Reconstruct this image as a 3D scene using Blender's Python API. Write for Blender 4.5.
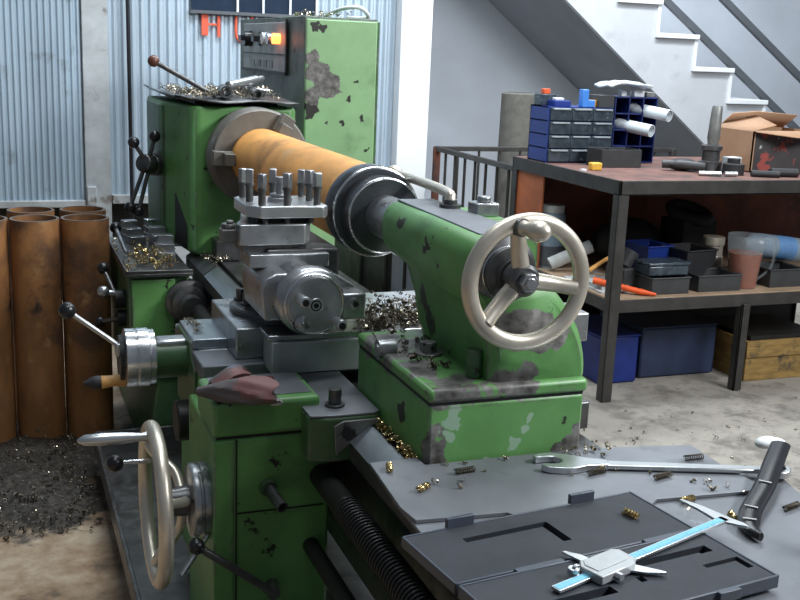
import bpy, bmesh, math, random
from mathutils import Vector, Matrix
random.seed(7)
PI = math.pi
S = bpy.context.scene
COL = S.collection
for o in list(bpy.data.objects): bpy.data.objects.remove(o)

# ------------------------------------------------------------------ camera
a, b, c, f = 0.36720016, 0.23037811, 0.04098425, 1060.0
cy, sy = math.cos(a), math.sin(a)
fw = Vector((sy*math.cos(b), cy*math.cos(b), -math.sin(b)))
r0 = Vector((cy, -sy, 0)); u0 = r0.cross(fw)
rt = r0*math.cos(c) + u0*math.sin(c); up = -r0*math.sin(c) + u0*math.cos(c)
cam = bpy.data.cameras.new('camera'); co = bpy.data.objects.new('camera', cam); COL.objects.link(co)
M = Matrix((rt, up, -fw)).transposed().to_4x4(); M.translation = Vector((-0.87527, -1.655827, 1.49179))
co.matrix_world = M
cam.sensor_width = 36; cam.lens = 36*f/800; cam.clip_start = .02
S.camera = co

# ------------------------------------------------------------------ light
S.view_settings.view_transform = 'Standard'; S.view_settings.look = 'None'
S.view_settings.gamma = 1; S.view_settings.use_curve_mapping = False
S.view_settings.exposure = 0.36
W = bpy.data.worlds.new('world'); S.world = W; W.use_nodes = True
W.node_tree.nodes['Background'].inputs[0].default_value = (.62, .74, .92, 1)
W.node_tree.nodes['Background'].inputs[1].default_value = .13
def area(name, loc, target, sx, sy_, power, col=(1, .98, .94)):
    l = bpy.data.lights.new(name, 'AREA'); l.shape = 'RECTANGLE'; l.size = sx; l.size_y = sy_; l.energy = power; l.color = col
    o = bpy.data.objects.new(name, l); COL.objects.link(o); o.location = loc
    o.rotation_euler = (Vector(target)-Vector(loc)).to_track_quat('-Z', 'Y').to_euler()
area('fluorescent_near', (2.9, -1.3, 3.3), (.2, .6, .8), 2.4, .5, 175, (.94, .97, 1))
area('fluorescent_overhead', (.2, .3, 4.2), (.1, .5, .7), 2.4, .4, 48, (.9, .96, 1))
area('fluorescent_wall', (.8, 2.6, 4.0), (1.0, 4.0, .9), 3.0, .5, 120, (.86, .94, 1))
area('stair_wall_fill', (3.2, 3.6, 4.1), (3.0, 5.4, 1), 2.4, .5, 145, (.88, .95, 1))  # unseen fill lamp, added to brighten the stairs and grey wall

# ------------------------------------------------------------------ materials
def newmat(name):
    m = bpy.data.materials.new(name); m.use_nodes = True
    nt = m.node_tree; return m, nt, nt.nodes['Principled BSDF']
def noise(nt, scale, detail=4, rough=.55, stretch=None, off=0):
    tc = nt.nodes.new('ShaderNodeTexCoord'); mp = nt.nodes.new('ShaderNodeMapping')
    mp.inputs['Location'].default_value = (off, off*.7, off*1.3)
    if stretch: mp.inputs['Scale'].default_value = stretch
    n = nt.nodes.new('ShaderNodeTexNoise'); n.inputs['Scale'].default_value = scale
    n.inputs['Detail'].default_value = detail; n.inputs['Roughness'].default_value = rough
    nt.links.new(tc.outputs['Object'], mp.inputs[0]); nt.links.new(mp.outputs[0], n.inputs['Vector'])
    return n.outputs['Fac']
def ramp(nt, fac, stops):
    r = nt.nodes.new('ShaderNodeValToRGB'); e = r.color_ramp.elements
    while len(e) < len(stops): e.new(.5)
    for el, (p, col) in zip(e, stops):
        el.position = p; el.color = (*col, 1) if len(col) == 3 else col
    nt.links.new(fac, r.inputs[0]); return r.outputs[0]
def mix(nt, fac, A, Bc):
    m = nt.nodes.new('ShaderNodeMix'); m.data_type = 'RGBA'
    for k, v in ((0, fac), (6, A), (7, Bc)):
        if hasattr(v, 'is_linked'): nt.links.new(v, m.inputs[k])
        elif k == 0: m.inputs[0].default_value = v
        else: m.inputs[k].default_value = (*v, 1)
    return m.outputs[2]
def bump(nt, bs, fac, strength, dist=.002):
    bp = nt.nodes.new('ShaderNodeBump'); bp.inputs['Strength'].default_value = strength; bp.inputs['Distance'].default_value = dist
    nt.links.new(fac, bp.inputs['Height']); nt.links.new(bp.outputs[0], bs.inputs['Normal'])
def surf(name, col, rough=.5, metal=0, var=.25, scale=12, stretch=None, spots=None, bumpy=0, coat=0, alpha=None, rvar=.0):
    """base colour with tonal variation; spots = list of (colour, threshold, scale, softness)"""
    m, nt, bs = newmat(name)
    n = noise(nt, scale, 5, .6, stretch)
    d = tuple(x*(1-var) for x in col); l = tuple(min(1, x*(1+var)) for x in col)
    cc = ramp(nt, n, [(.3, d), (.7, l)])
    for i, (sc, th, ss, sf) in enumerate(spots or []):
        k = noise(nt, ss, 6, .6, None, 3.1*(i+1))
        fc = ramp(nt, k, [(th, (0, 0, 0)), (th+sf, (1, 1, 1))])
        cc = mix(nt, fc, cc, sc)
    nt.links.new(cc, bs.inputs['Base Color'])
    bs.inputs['Metallic'].default_value = metal; bs.inputs['Roughness'].default_value = rough
    if rvar:
        rr = ramp(nt, noise(nt, scale*1.7, 4, .6, stretch, 9), [(.3, (rough-rvar,)*3), (.7, (rough+rvar,)*3)])
        nt.links.new(rr, bs.inputs['Roughness'])
    if bumpy: bump(nt, bs, noise(nt, scale*3, 5, .6, stretch, 5), bumpy)
    if coat: bs.inputs['Coat Weight'].default_value = coat
    if alpha is not None: bs.inputs['Alpha'].default_value = alpha
    return m
def paint(name, col, blots=(), org=(0, 0, 0), rough=.42, grime=.66, edge=.012, var=.13):
    m, nt, bs = newmat(name); L = nt.links
    cc = ramp(nt, noise(nt, 9, 5, .6), [(.3, tuple(x*(1-var) for x in col)), (.7, tuple(min(1, x*(1+var)) for x in col))])
    k = noise(nt, 6, 6, .6, None, 3.1); cc = mix(nt, ramp(nt, k, [(.56, (0, 0, 0)), (.75, (.75,)*3)]), cc, tuple(x*.5 for x in col))
    k = noise(nt, 13, 6, .65, None, 6.2); cc = mix(nt, ramp(nt, k, [(grime, (0, 0, 0)), (grime+.02, (1, 1, 1))]), cc, GRIME)
    bare = ramp(nt, noise(nt, 30, 5, .6, None, 2), [(.35, (.05, .047, .04)), (.55, (.17, .16, .15)), (.72, (.30, .29, .28))])
    mask = None
    tc = nt.nodes.new('ShaderNodeTexCoord')
    nz = nt.nodes.new('ShaderNodeTexNoise'); nz.inputs['Scale'].default_value = 22; nz.inputs['Detail'].default_value = 5
    L.new(tc.outputs['Object'], nz.inputs['Vector'])
    sb = nt.nodes.new('ShaderNodeVectorMath'); sb.operation = 'MULTIPLY_ADD'; L.new(nz.outputs['Color'], sb.inputs[0]); sb.inputs[1].default_value = (.075,)*3; 
    L.new(tc.outputs['Object'], sb.inputs[2])
    for kind, colr in ((0, bare), (1, (.28, .42, .29)), (2, GRIME)):
        mask = None
        for (x, y, z, r, kd) in blots:
            if kd != kind: continue
            ds = nt.nodes.new('ShaderNodeVectorMath'); ds.operation = 'DISTANCE'; L.new(sb.outputs[0], ds.inputs[0])
            ds.inputs[1].default_value = (x-org[0]+.0375, y-org[1]+.0375, z-org[2]+.0375)
            mr = nt.nodes.new('ShaderNodeMapRange'); mr.inputs[1].default_value = r*1.04; mr.inputs[2].default_value = r*.94; L.new(ds.outputs['Value'], mr.inputs[0])
            if mask is None: mask = mr.outputs[0]
            else:
                mx = nt.nodes.new('ShaderNodeMath'); mx.operation = 'MAXIMUM'; L.new(mask, mx.inputs[0]); L.new(mr.outputs[0], mx.inputs[1]); mask = mx.outputs[0]
        if mask is not None: cc = mix(nt, mask, cc, colr)
    if edge:
        bv = nt.nodes.new('ShaderNodeBevel'); bv.samples = 4; bv.inputs['Radius'].default_value = edge
        ge = nt.nodes.new('ShaderNodeNewGeometry'); dt = nt.nodes.new('ShaderNodeVectorMath'); dt.operation = 'DOT_PRODUCT'
        L.new(bv.outputs[0], dt.inputs[0]); L.new(ge.outputs['Normal'], dt.inputs[1])
        mr = nt.nodes.new('ShaderNodeMapRange'); mr.inputs[1].default_value = .995; mr.inputs[2].default_value = .93; L.new(dt.outputs['Value'], mr.inputs[0])
        nn = ramp(nt, noise(nt, 15, 5, .65, None, 7.7), [(.47, (0, 0, 0)), (.52, (1, 1, 1))])
        ml = nt.nodes.new('ShaderNodeMath'); ml.operation = 'MULTIPLY'; L.new(mr.outputs[0], ml.inputs[0]); L.new(nn, ml.inputs[1])
        cc = mix(nt, ml.outputs[0], cc, bare)
    L.new(cc, bs.inputs['Base Color']); bs.inputs['Roughness'].default_value = rough
    bump(nt, bs, noise(nt, 27, 5, .6, None, 5), .12); return m
GRIME = (.022, .021, .018); RUSTY = (.10, .075, .05)
GR = (.118, .295, .088)
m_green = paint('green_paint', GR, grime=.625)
m_gts = paint('green_tailstock_paint', GR, [
    (-.13, .06, .875, .030, 0), (-.10, .06, .873, .026, 0), (-.06, .06, .873, .022, 0), (-.02, .07, .873, .020, 0), (.02, .075, .88, .034, 0), (.05, .075, .888, .03, 0),
    (-.135, .06, .80, .022, 0), (-.14, .06, .765, .026, 0), (-.145, .07, .74, .03, 0), (.16, .06, .745, .034, 0), (.135, .06, .735, .026, 0), (.175, .06, .78, .016, 0),
    (.03, .07, .985, .05, 0), (.07, .075, .98, .045, 0), (.11, .08, .972, .026, 0), (-.10, .06, .825, .02, 1), (-.09, .06, .838, .014, 1), (-.115, .06, .79, .014, 1), (.03, .06, .765, .017, 1), (.05, .06, .80, .011, 1), (.065, .06, .82, .011, 1), (-.03, .06, .74, .012, 1),
    (-.07, .47, 1.13, .018, 2), (-.07, .62, 1.135, .014, 2), (-.072, .30, 1.11, .016, 2), (-.05, .42, .96, .045, 2), (-.05, .38, .92, .04, 2), (-.148, .2, .80, .022, 2), (-.06, .54, 1.03, .03, 2), (.02, .20, .89, .03, 2),
    (-.10, .10, .886, .035, 0), (-.12, .16, .886, .035, 0), (-.11, .22, .886, .04, 0), (-.12, .30, .886, .04, 0), (-.08, .36, .886, .04, 0), (-.12, .42, .886, .045, 0), (-.06, .11, .886, .03, 0)], (.02, .25, .73))
m_greenlight = paint('green_cabinet_paint', (.255, .44, .215), [(.31, 2.43, 1.40, .05, 0), (.335, 2.43, 1.345, .045, 0), (.36, 2.43, 1.36, .045, 0), (.38, 2.43, 1.33, .03, 0), (.29, 2.43, 1.30, .035, 0), (.29, 2.43, 1.45, .03, 0), (.30, 2.43, 1.57, .022, 2), (.335, 2.43, 1.565, .016, 2), (.29, 2.43, 1.25, .03, 2), (.44, 2.43, 1.30, .012, 2), (.47, 2.43, 1.36, .01, 2), (.50, 2.43, 1.22, .014, 2), (.41, 2.43, 1.20, .014, 2), (.36, 2.43, 1.22, .012, 2), (.52, 2.43, 1.10, .012, 2)], (0, 1.2, 0), .45, .70, .006, .1)
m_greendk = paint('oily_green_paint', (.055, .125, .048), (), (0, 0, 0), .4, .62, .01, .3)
m_bare = surf('chipped_bare_metal', (.20, .20, .19), .45, .35, .35, 16, None, [((.03, .03, .028), .6, 12, .04)], .1)
m_grimy = surf('grimy_panel_paint', (.125, .145, .125), .5, 0, .3, 7, None, [((.04, .035, .03), .58, 9, .1)], .1)
m_panel = surf('grey_control_plate', (.33, .35, .35), .5, .1, .15, 9, None, [((.1, .1, .095), .62, 12, .1)])
m_steel = surf('worn_steel', (.42, .43, .44), .33, .9, .22, 18, None, [((.12, .11, .10), .64, 10, .12)], .06, rvar=.08)
m_steeldk = surf('dark_oily_steel', (.13, .13, .13), .38, .75, .35, 14, None, [((.04, .038, .034), .58, 9, .12)], .1, rvar=.1)
m_bright = surf('bright_machined_steel', (.66, .67, .67), .24, .95, .12, 20, None, [((.3, .29, .27), .68, 14, .1)], .03, rvar=.06)
m_slide = surf('ground_way_steel', (.36, .40, .43), .34, .8, .15, 9, (6, 1, 6), [((.1, .1, .1), .66, 12, .1)], .03)
m_cast = surf('polished_cast_metal', (.66, .60, .50), .38, .7, .12, 14, None, [((.28, .2, .12), .70, 13, .08)], .05, rvar=.06)
m_black = surf('black_plastic', (.012, .012, .014), .3, 0, .2)
m_rubber = surf('black_rubber', (.018, .018, .02), .6, 0, .2)
m_dark = surf('dark_grease', (.014, .014, .013), .5, .2, .4, 10)
m_rust = surf('rusty_pipe', (.30, .135, .045), .7, .1, .4, 7, (1, 1, .4), [((.11, .055, .03), .50, 4, .15), ((.36, .2, .08), .60, 9, .1), ((.05, .03, .022), .63, 6, .06)], .25)
m_rustedge = surf('pipe_cut_edge', (.16, .13, .11), .6, .3, .3, 20)
m_work = surf('fresh_rust_pipe', (.70, .33, .085), .6, .0, .3, 9, (1, .5, 1), [((.36, .17, .05), .55, 7, .14), ((.42, .30, .18), .60, 3, .1)], .2)
m_chuck = surf('dull_brown_steel', (.17, .16, .14), .5, .4, .25, 9, None, [((.13, .115, .10), .56, 7, .15), ((.35, .34, .31), .66, 12, .05)], .08, rvar=.08)
m_brass = surf('brass_swarf', (.55, .42, .2), .25, .9, .2, 30)
m_wood = surf('orange_wood', (.62, .32, .10), .5, 0, .2, 20, (1, 6, 6))
m_woodtop = surf('worn_bench_board', (.155, .075, .06), .75, 0, .35, 9, None, [((.05, .045, .045), .54, 5, .1)], .15)
m_shelf = surf('light_shelf_board', (.33, .23, .15), .75, 0, .3, 8, None, [((.42, .40, .37), .58, 5, .08)])
m_angle = surf('dark_angle_iron', (.046, .043, .040), .5, .3, .3, 12)
m_red = surf('rust_red_sheet', (.17, .05, .025), .65, .1, .35, 5, None, [((.05, .025, .02), .52, 4, .15)])
m_white = surf('white_paint', (.74, .76, .78), .6, 0, .05, 3)
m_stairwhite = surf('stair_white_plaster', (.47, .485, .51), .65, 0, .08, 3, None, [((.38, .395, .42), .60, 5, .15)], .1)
m_soffit_shade = surf('shaded_soffit_plaster', (.22, .235, .26), .7, 0, .1, 3)  # stair plaster darkened: shade of the underside is in the colour
m_greywall = surf('grey_blue_plaster', (.50, .535, .59), .75, 0, .08, 2, None, [((.41, .44, .49), .62, 3, .2), ((.66, .68, .70), .73, 9, .03)], .12)
m_grey = surf('grey_paint', (.085, .093, .105), .5, 0, .12, 6)
m_sheet = surf('galvanised_sheet', (.41, .49, .56), .45, .2, .14, 3, (1, 1, .3), [((.22, .24, .25), .64, 5, .12)], .03)
m_sheetdk = surf('weathered_door_sheet', (.36, .445, .515), .45, .2, .2, 3, (1, 1, .3), [((.17, .19, .2), .60, 4, .15)], .03)
m_post = surf('peeling_post_paint', (.38, .40, .41), .6, .1, .2, 8, None, [((.17, .15, .13), .58, 7, .08)], .1)
m_blue = surf('blue_plastic', (.008, .03, .20), .42, 0, .15, 8)
m_crate = surf('blue_crate_plastic', (.006, .022, .16), .5, 0, .35, 6)
m_blue2 = surf('bright_blue_plastic', (.06, .24, .70), .35, 0, .1)
m_clear = surf('smoky_drawer_plastic', (.045, .06, .075), .2, 0, .45, 30, None, [((.20, .22, .24), .63, 30, .05)], .05)
m_pull = surf('pale_drawer_edge', (.30, .34, .37), .3, 0, .15, 20)
m_greybin = surf('dark_grey_bin', (.038, .04, .041), .45, 0, .25, 9)
m_paper = surf('paper', (.66, .72, .76), .6, 0, .06)
m_card = surf('cardboard', (.40, .235, .14), .75, 0, .1, 6)
m_cardside = surf('cardboard_printed', (.40, .235, .15), .75, 0, .1, 6)
m_orange = surf('orange_paint', (.75, .10, .02), .45, 0, .15)
m_yellow = surf('yellow_plastic', (.72, .40, .05), .45, 0, .1)
m_jug = surf('red_brown_oil', (.24, .06, .02), .25, 0, .15)
m_jugclear = surf('clear_jug_plastic', (.40, .44, .46), .2, 0, .1, alpha=.13)
m_bottle = surf('pale_blue_bottle', (.24, .31, .38), .3, 0, .1, alpha=.85)
m_foam = surf('black_foam', (.022, .026, .034), .65, 0, .2, 30, None, None, .1)
m_casepl = surf('case_plastic', (.05, .062, .085), .38, 0, .15, 15)
m_scale = surf('caliper_blue_scale', (.16, .48, .64), .4, 0, .1)
m_satin = surf('satin_chrome', (.56, .58, .585), .3, .85, .08, 20)
m_slider = surf('grey_caliper_body', (.40, .42, .425), .4, .3, .1, 30)
m_bar = surf('pale_ground_bar', (.46, .48, .49), .4, .35, .15, 14, None, [((.2, .2, .19), .64, 10, .1)])
m_rag = surf('stained_cloth', (.10, .085, .085), .6, 0, .35, 9, None, [((.19, .075, .07), .50, 7, .06), ((.11, .15, .21), .60, 9, .08)], .3)
m_cloth2 = surf('rag_inside', (.45, .46, .45), .8, 0, .2)
m_carpet = surf('grey_mat', (.12, .115, .10), .85, 0, .2, 20)
m_letter = surf('red_letter_paint', (.66, .10, .05), .6, 0, .1)
m_night = surf('dark_window_glass', (.02, .032, .055), .12, 0, .15)
m_plate = surf('grey_steel_plate', (.19, .20, .218), .5, .45, .18, 5, None, [((.11, .115, .125), .60, 6, .15), ((.32, .34, .36), .66, 13, .08)], .06, rvar=.08)
m_ring = surf('ring_steel', (.10, .105, .115), .3, .8, .2, 20)
m_redpl = surf('red_plastic', (.32, .045, .03), .45, 0, .15)

def concrete():
    m, nt, bs = newmat('concrete_floor')
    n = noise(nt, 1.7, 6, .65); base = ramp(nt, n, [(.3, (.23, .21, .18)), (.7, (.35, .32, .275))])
    n2 = noise(nt, 9, 6, .7, None, 4); base = mix(nt, ramp(nt, n2, [(.48, (0, 0, 0)), (.66, (.85,)*3)]), base, (.15, .135, .115)); base = mix(nt, ramp(nt, noise(nt, 3.2, 6, .7, None, 6), [(.54, (0, 0, 0)), (.64, (.7,)*3)]), base, (.11, .10, .09)); base = mix(nt, ramp(nt, noise(nt, 38, 4, .7, None, 7), [(.64, (0, 0, 0)), (.67, (.8,)*3)]), base, (.07, .062, .055))  # dirt, stains and specks; also deepened to stand in for shade under the bench
    tc = nt.nodes.new('ShaderNodeTexCoord'); sp = nt.nodes.new('ShaderNodeSeparateXYZ'); nt.links.new(tc.outputs['Object'], sp.inputs[0])
    mr = nt.nodes.new('ShaderNodeMapRange'); mr.inputs[1].default_value = .4; mr.inputs[2].default_value = -.5
    nt.links.new(sp.outputs[0], mr.inputs[0])
    n3 = noise(nt, 5, 6, .7, None, 8); rc = ramp(nt, n3, [(.32, (.10, .075, .055)), (.45, (.33, .22, .13)), (.66, (.58, .47, .34))])
    base = mix(nt, mr.outputs[0], base, rc)
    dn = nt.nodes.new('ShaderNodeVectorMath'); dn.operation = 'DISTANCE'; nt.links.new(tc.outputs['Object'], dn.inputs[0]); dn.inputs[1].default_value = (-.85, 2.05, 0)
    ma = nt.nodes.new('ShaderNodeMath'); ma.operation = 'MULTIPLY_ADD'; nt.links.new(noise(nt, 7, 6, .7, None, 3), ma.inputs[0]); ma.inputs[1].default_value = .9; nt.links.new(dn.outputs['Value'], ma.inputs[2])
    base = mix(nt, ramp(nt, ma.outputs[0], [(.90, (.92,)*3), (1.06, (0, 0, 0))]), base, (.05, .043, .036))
    nt.links.new(base, bs.inputs['Base Color']); bs.inputs['Roughness'].default_value = .72
    bump(nt, bs, noise(nt, 40, 5, .6), .25, .004); return m
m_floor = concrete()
def lamp_mat():
    m, nt, bs = newmat('lit_lamp'); bs.inputs['Base Color'].default_value = (1, .25, .1, 1)
    bs.inputs['Emission Color'].default_value = (1, .22, .05, 1); bs.inputs['Emission Strength'].default_value = 3.2; return m
m_lamp = lamp_mat()

# ------------------------------------------------------------------ geometry helpers
def frame(axis):
    w = Vector(axis).normalized(); t = Vector((0, 0, 1)) if abs(w.z) < .9 else Vector((1, 0, 0))
    u = t.cross(w).normalized(); return u, w.cross(u), w
class B:
    def __init__(s): s.bm = bmesh.new()
    def faces(s, vs, fs):
        v = [s.bm.verts.new(p) for p in vs]
        for q in fs:
            try: s.bm.faces.new([v[i] for i in q])
            except ValueError: pass
        return s
    def box(s, c, d, rot=None):
        R = rot if rot else Matrix.Identity(3)
        vs = [Vector(c) + R @ Vector((x*d[0]/2, y*d[1]/2, z*d[2]/2)) for x in (-1, 1) for y in (-1, 1) for z in (-1, 1)]
        return s.faces(vs, [(0, 1, 3, 2), (4, 6, 7, 5), (0, 4, 5, 1), (2, 3, 7, 6), (0, 2, 6, 4), (1, 5, 7, 3)])
    def bb(s, x0, x1, y0, y1, z0, z1):
        return s.box(((x0+x1)/2, (y0+y1)/2, (z0+z1)/2), (abs(x1-x0), abs(y1-y0), abs(z1-z0)))
    def rev(s, prof, o, axis, n=32, caps=True, closed=False):
        """prof: list of (r, h) along axis"""
        u, v, w = frame(axis); o = Vector(o); vs = []; fs = []
        for r, h in prof:
            for k in range(n):
                t = 2*PI*k/n; vs.append(o + w*h + (u*math.cos(t)+v*math.sin(t))*max(r, 1e-5))
        m = len(prof)
        for i in range(m if closed else m-1):
            j = (i+1) % m
            for k in range(n):
                k2 = (k+1) % n; fs.append((i*n+k, i*n+k2, j*n+k2, j*n+k))
        if caps and not closed:
            fs.append(tuple(range(n-1, -1, -1))); fs.append(tuple((m-1)*n+k for k in range(n)))
        return s.faces(vs, fs)
    def cyl(s, p0, p1, r, r1=None, n=24):
        p0 = Vector(p0); p1 = Vector(p1); L = (p1-p0).length
        return s.rev([(r, 0), (r if r1 is None else r1, L)], p0, p1-p0, n)
    def pipe(s, p0, p1, ro, ri, n=40):
        p0 = Vector(p0); p1 = Vector(p1); L = (p1-p0).length
        return s.rev([(ro, 0), (ro, L), (ri, L), (ri, 0)], p0, p1-p0, n, closed=True)
    def sph(s, c, r, sc=(1, 1, 1), n=20):
        vs = []; 
        res = bmesh.ops.create_uvsphere(s.bm, u_segments=n, v_segments=n//2+2, radius=r)
        for v in res['verts']: v.co = Vector(c) + Vector((v.co.x*sc[0], v.co.y*sc[1], v.co.z*sc[2]))
        return s
    def tor(s, c, axis, R, r, n=64, m=16, sq=1.0):
        prof = [(R + r*math.cos(2*PI*k/m), r*sq*math.sin(2*PI*k/m)) for k in range(m)]
        return s.rev(prof, c, axis, n, closed=True)
    def tube(s, pts, r, n=14):
        pts = [Vector(p) for p in pts]; N = len(pts); rs = r if isinstance(r, (list, tuple)) else [r]*N
        vs = []; fs = []; u = None
        for i, p in enumerate(pts):
            d = (pts[min(i+1, N-1)] - pts[max(i-1, 0)]).normalized()
            if u is None: u, v, _ = frame(d)
            else:
                u = (u - d*u.dot(d)).normalized(); v = d.cross(u)
            for k in range(n):
                t = 2*PI*k/n; vs.append(p + (u*math.cos(t)+v*math.sin(t))*rs[i])
        for i in range(N-1):
            for k in range(n):
                k2 = (k+1) % n; fs.append((i*n+k, i*n+k2, (i+1)*n+k2, (i+1)*n+k))
        fs.append(tuple(range(n-1, -1, -1))); fs.append(tuple((N-1)*n+k for k in range(n)))
        return s.faces(vs, fs)
    def prism(s, poly, axis, a0, a1):
        """poly in the plane normal to axis: 'y' -> (x,z), 'z' -> (x,y), 'x' -> (y,z)"""
        def P(p, t): return {'y': (p[0], t, p[1]), 'z': (p[0], p[1], t), 'x': (t, p[0], p[1])}[axis]
        n = len(poly); vs = [P(p, a0) for p in poly] + [P(p, a1) for p in poly]
        fs = [tuple(range(n)), tuple(range(2*n-1, n-1, -1))] + [(i, n+i, n+(i+1) % n, (i+1) % n) for i in range(n)]
        return s.faces(vs, fs)
    def loft(s, rings):
        n = len(rings[0]); vs = [p for r in rings for p in r]; fs = []
        for i in range(len(rings)-1):
            for k in range(n):
                k2 = (k+1) % n; fs.append((i*n+k, i*n+k2, (i+1)*n+k2, (i+1)*n+k))
        fs.append(tuple(range(n-1, -1, -1))); fs.append(tuple((len(rings)-1)*n+k for k in range(n)))
        return s.faces(vs, fs)
def catmull(pts, sub=6):
    P = [Vector(p) for p in pts]; out = []
    for i in range(len(P)-1):
        p0 = P[max(i-1, 0)]; p1 = P[i]; p2 = P[i+1]; p3 = P[min(i+2, len(P)-1)]
        for k in range(sub):
            t = k/sub; out.append(.5*((2*p1) + (p2-p0)*t + (2*p0-5*p1+4*p2-p3)*t*t + (3*p1-p0-3*p2+p3)*t**3))
    return out + [P[-1]]
def obj(name, bd, m, parent=None, bev=0, ang=38, seg=2):
    """link ONE mesh; bd is built in world space, origin goes to the root's base"""
    bm = bd.bm
    loc = Vector((0, 0, 0)); r = parent
    while r is not None: loc += Vector(r.location); r = r.parent
    for v in bm.verts: v.co -= loc
    bmesh.ops.recalc_face_normals(bm, faces=bm.faces)
    for e in bm.edges:
        e.smooth = not (len(e.link_faces) == 2 and e.calc_face_angle(0) > math.radians(ang))
    for fc in bm.faces: fc.smooth = True
    me = bpy.data.meshes.new(name); bm.to_mesh(me); bm.free()
    o = bpy.data.objects.new(name, me); COL.objects.link(o); me.materials.append(m)
    if parent is not None: o.parent = parent
    if bev:
        md = o.modifiers.new('bevel', 'BEVEL'); md.width = bev; md.segments = seg; md.limit_method = 'ANGLE'; md.angle_limit = math.radians(40)
    return o
def tag(o, label, cat, group=None, kind=None):
    o['label'] = label; o['category'] = cat
    if group: o['group'] = group
    if kind: o['kind'] = kind
    return o
def thing(name, label, cat, loc=(0, 0, 0), group=None):
    o = bpy.data.objects.new(name, None); COL.objects.link(o); o.location = loc; o.empty_display_size = .05
    return tag(o, label, cat, group)
def solo(name, bd, m, loc, label, cat, group=None, bev=0, kind=None):
    """a thing that is a single mesh, origin at loc"""
    for v in bd.bm.verts: v.co -= Vector(loc)
    o = obj(name, bd, m, None, bev); o.location = loc
    return tag(o, label, cat, group, kind)
def struct(name, bd, m, bev=0):
    o = obj(name, bd, m, None, bev); o['kind'] = 'structure'; return o
def dup(root, loc, rz=None, label=None, rot=None):
    r = root.copy(); COL.objects.link(r); r.location = loc
    if rz is not None: r.rotation_euler = (0, 0, rz)
    if rot is not None: r.rotation_euler = rot
    if label: r['label'] = label
    for ch in list(root.children):
        c_ = ch.copy(); COL.objects.link(c_); c_.parent = r
        for g in list(ch.children):
            d = g.copy(); COL.objects.link(d); d.parent = c_
    return r
def rz(t): return Matrix.Rotation(t, 3, 'Z')
def ry(t): return Matrix.Rotation(t, 3, 'Y')
def rx(t): return Matrix.Rotation(t, 3, 'X')

# ------------------------------------------------------------------ the setting
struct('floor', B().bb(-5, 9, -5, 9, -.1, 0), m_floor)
def corrugated(x0, x1, y, z0, z1, pitch, amp):
    d = B(); n = int((x1-x0)/pitch*8); vs = []; fs = []
    for i in range(n+1):
        x = x0 + (x1-x0)*i/n; t = (i/8.0) % 1
        h = amp*max(-1, min(1, 1.6*math.sin(2*PI*t)))
        for z in (z0, z1): vs.append((x, y+h, z))
        for z in (z0, z1): vs.append((x, y+h+.004, z))
    for i in range(n):
        p = i*4; q = p+4
        fs += [(p, q, q+1, p+1), (p+2, p+3, q+3, q+2), (p+1, q+1, q+3, p+3), (p, p+2, q+2, q)]
    return d.faces(vs, fs)
wb = struct('wall_back', corrugated(-.27, 1.43, 4.6, .6, 3.2, .05, .008), m_sheet)
dr = struct('door_1', corrugated(-1.9, -.42, 4.57, .585, 3.2, .0335, .007), m_sheetdk)
obj('door_rail', B().bb(-1.9, -.42, 4.54, 4.6, .56, .60), m_post, dr, .004)
obj('door_rail', B().bb(-.41, -.36, 4.52, 4.55, .57, .68), m_post, dr, .004)
struct('trim_1', B().bb(-.415, -.275, 4.55, 4.68, 0, 3.2), m_post, .004)
struct('trim_2', B().bb(-.27, 1.43, 4.56, 4.64, .575, .625), m_post, .004)
struct('baseboard_back', B().bb(-1.9, 1.43, 4.66, 4.75, 0, .6), m_dark)
struct('trim_3', B().bb(-.27, 1.43, 4.64, 4.7, 0, .3), m_post)
struct('wall_pillar', B().bb(1.43, 1.63, 4.5, 6.6, 0, 3.2), m_white, .003)
struct('wall_right', B().bb(1.6, 8.5, 6.4, 6.6, 0, 4.2), m_greywall)
w1 = struct('window_1', B().bb(.185, .925, 4.575, 4.59, 1.672, 2.05), m_night)
for x in (.45, .6, .76, .92): obj('window_mullion', B().bb(x-.006, x+.006, 4.565, 4.59, 1.665, 2.05), m_white, w1)
obj('window_sill', B().bb(.18, .93, 4.56, 4.59, 1.655, 1.673), m_grey, w1)
# red painted letters on the sheet wall
def wl(x, z): return (x, 4.583, z)
L1 = B().bb(.245, .283, 4.578, 4.588, 1.535, 1.655).bb(.283, .34, 4.578, 4.588, 1.592, 1.604).bb(.335, .352, 4.578, 4.588, 1.53, 1.645)
obj('painted_letter', L1, m_letter, wb)
L2 = B().tube(catmull([wl(.445, 1.65), wl(.443, 1.58), wl(.447, 1.535), wl(.47, 1.512), wl(.51, 1.515), wl(.535, 1.55), wl(.537, 1.65)]), .008)
obj('painted_letter', L2, m_letter, wb)
# thin dark rod in front of the sheet wall
solo('hanging_rod', B().cyl((-.165, 4.52, .5), (-.175, 4.52, 2.6), .011), m_black, (-.165, 4.52, .5), 'thin dark vertical rod standing before the corrugated wall, behind the headstock levers', 'rod')

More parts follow.
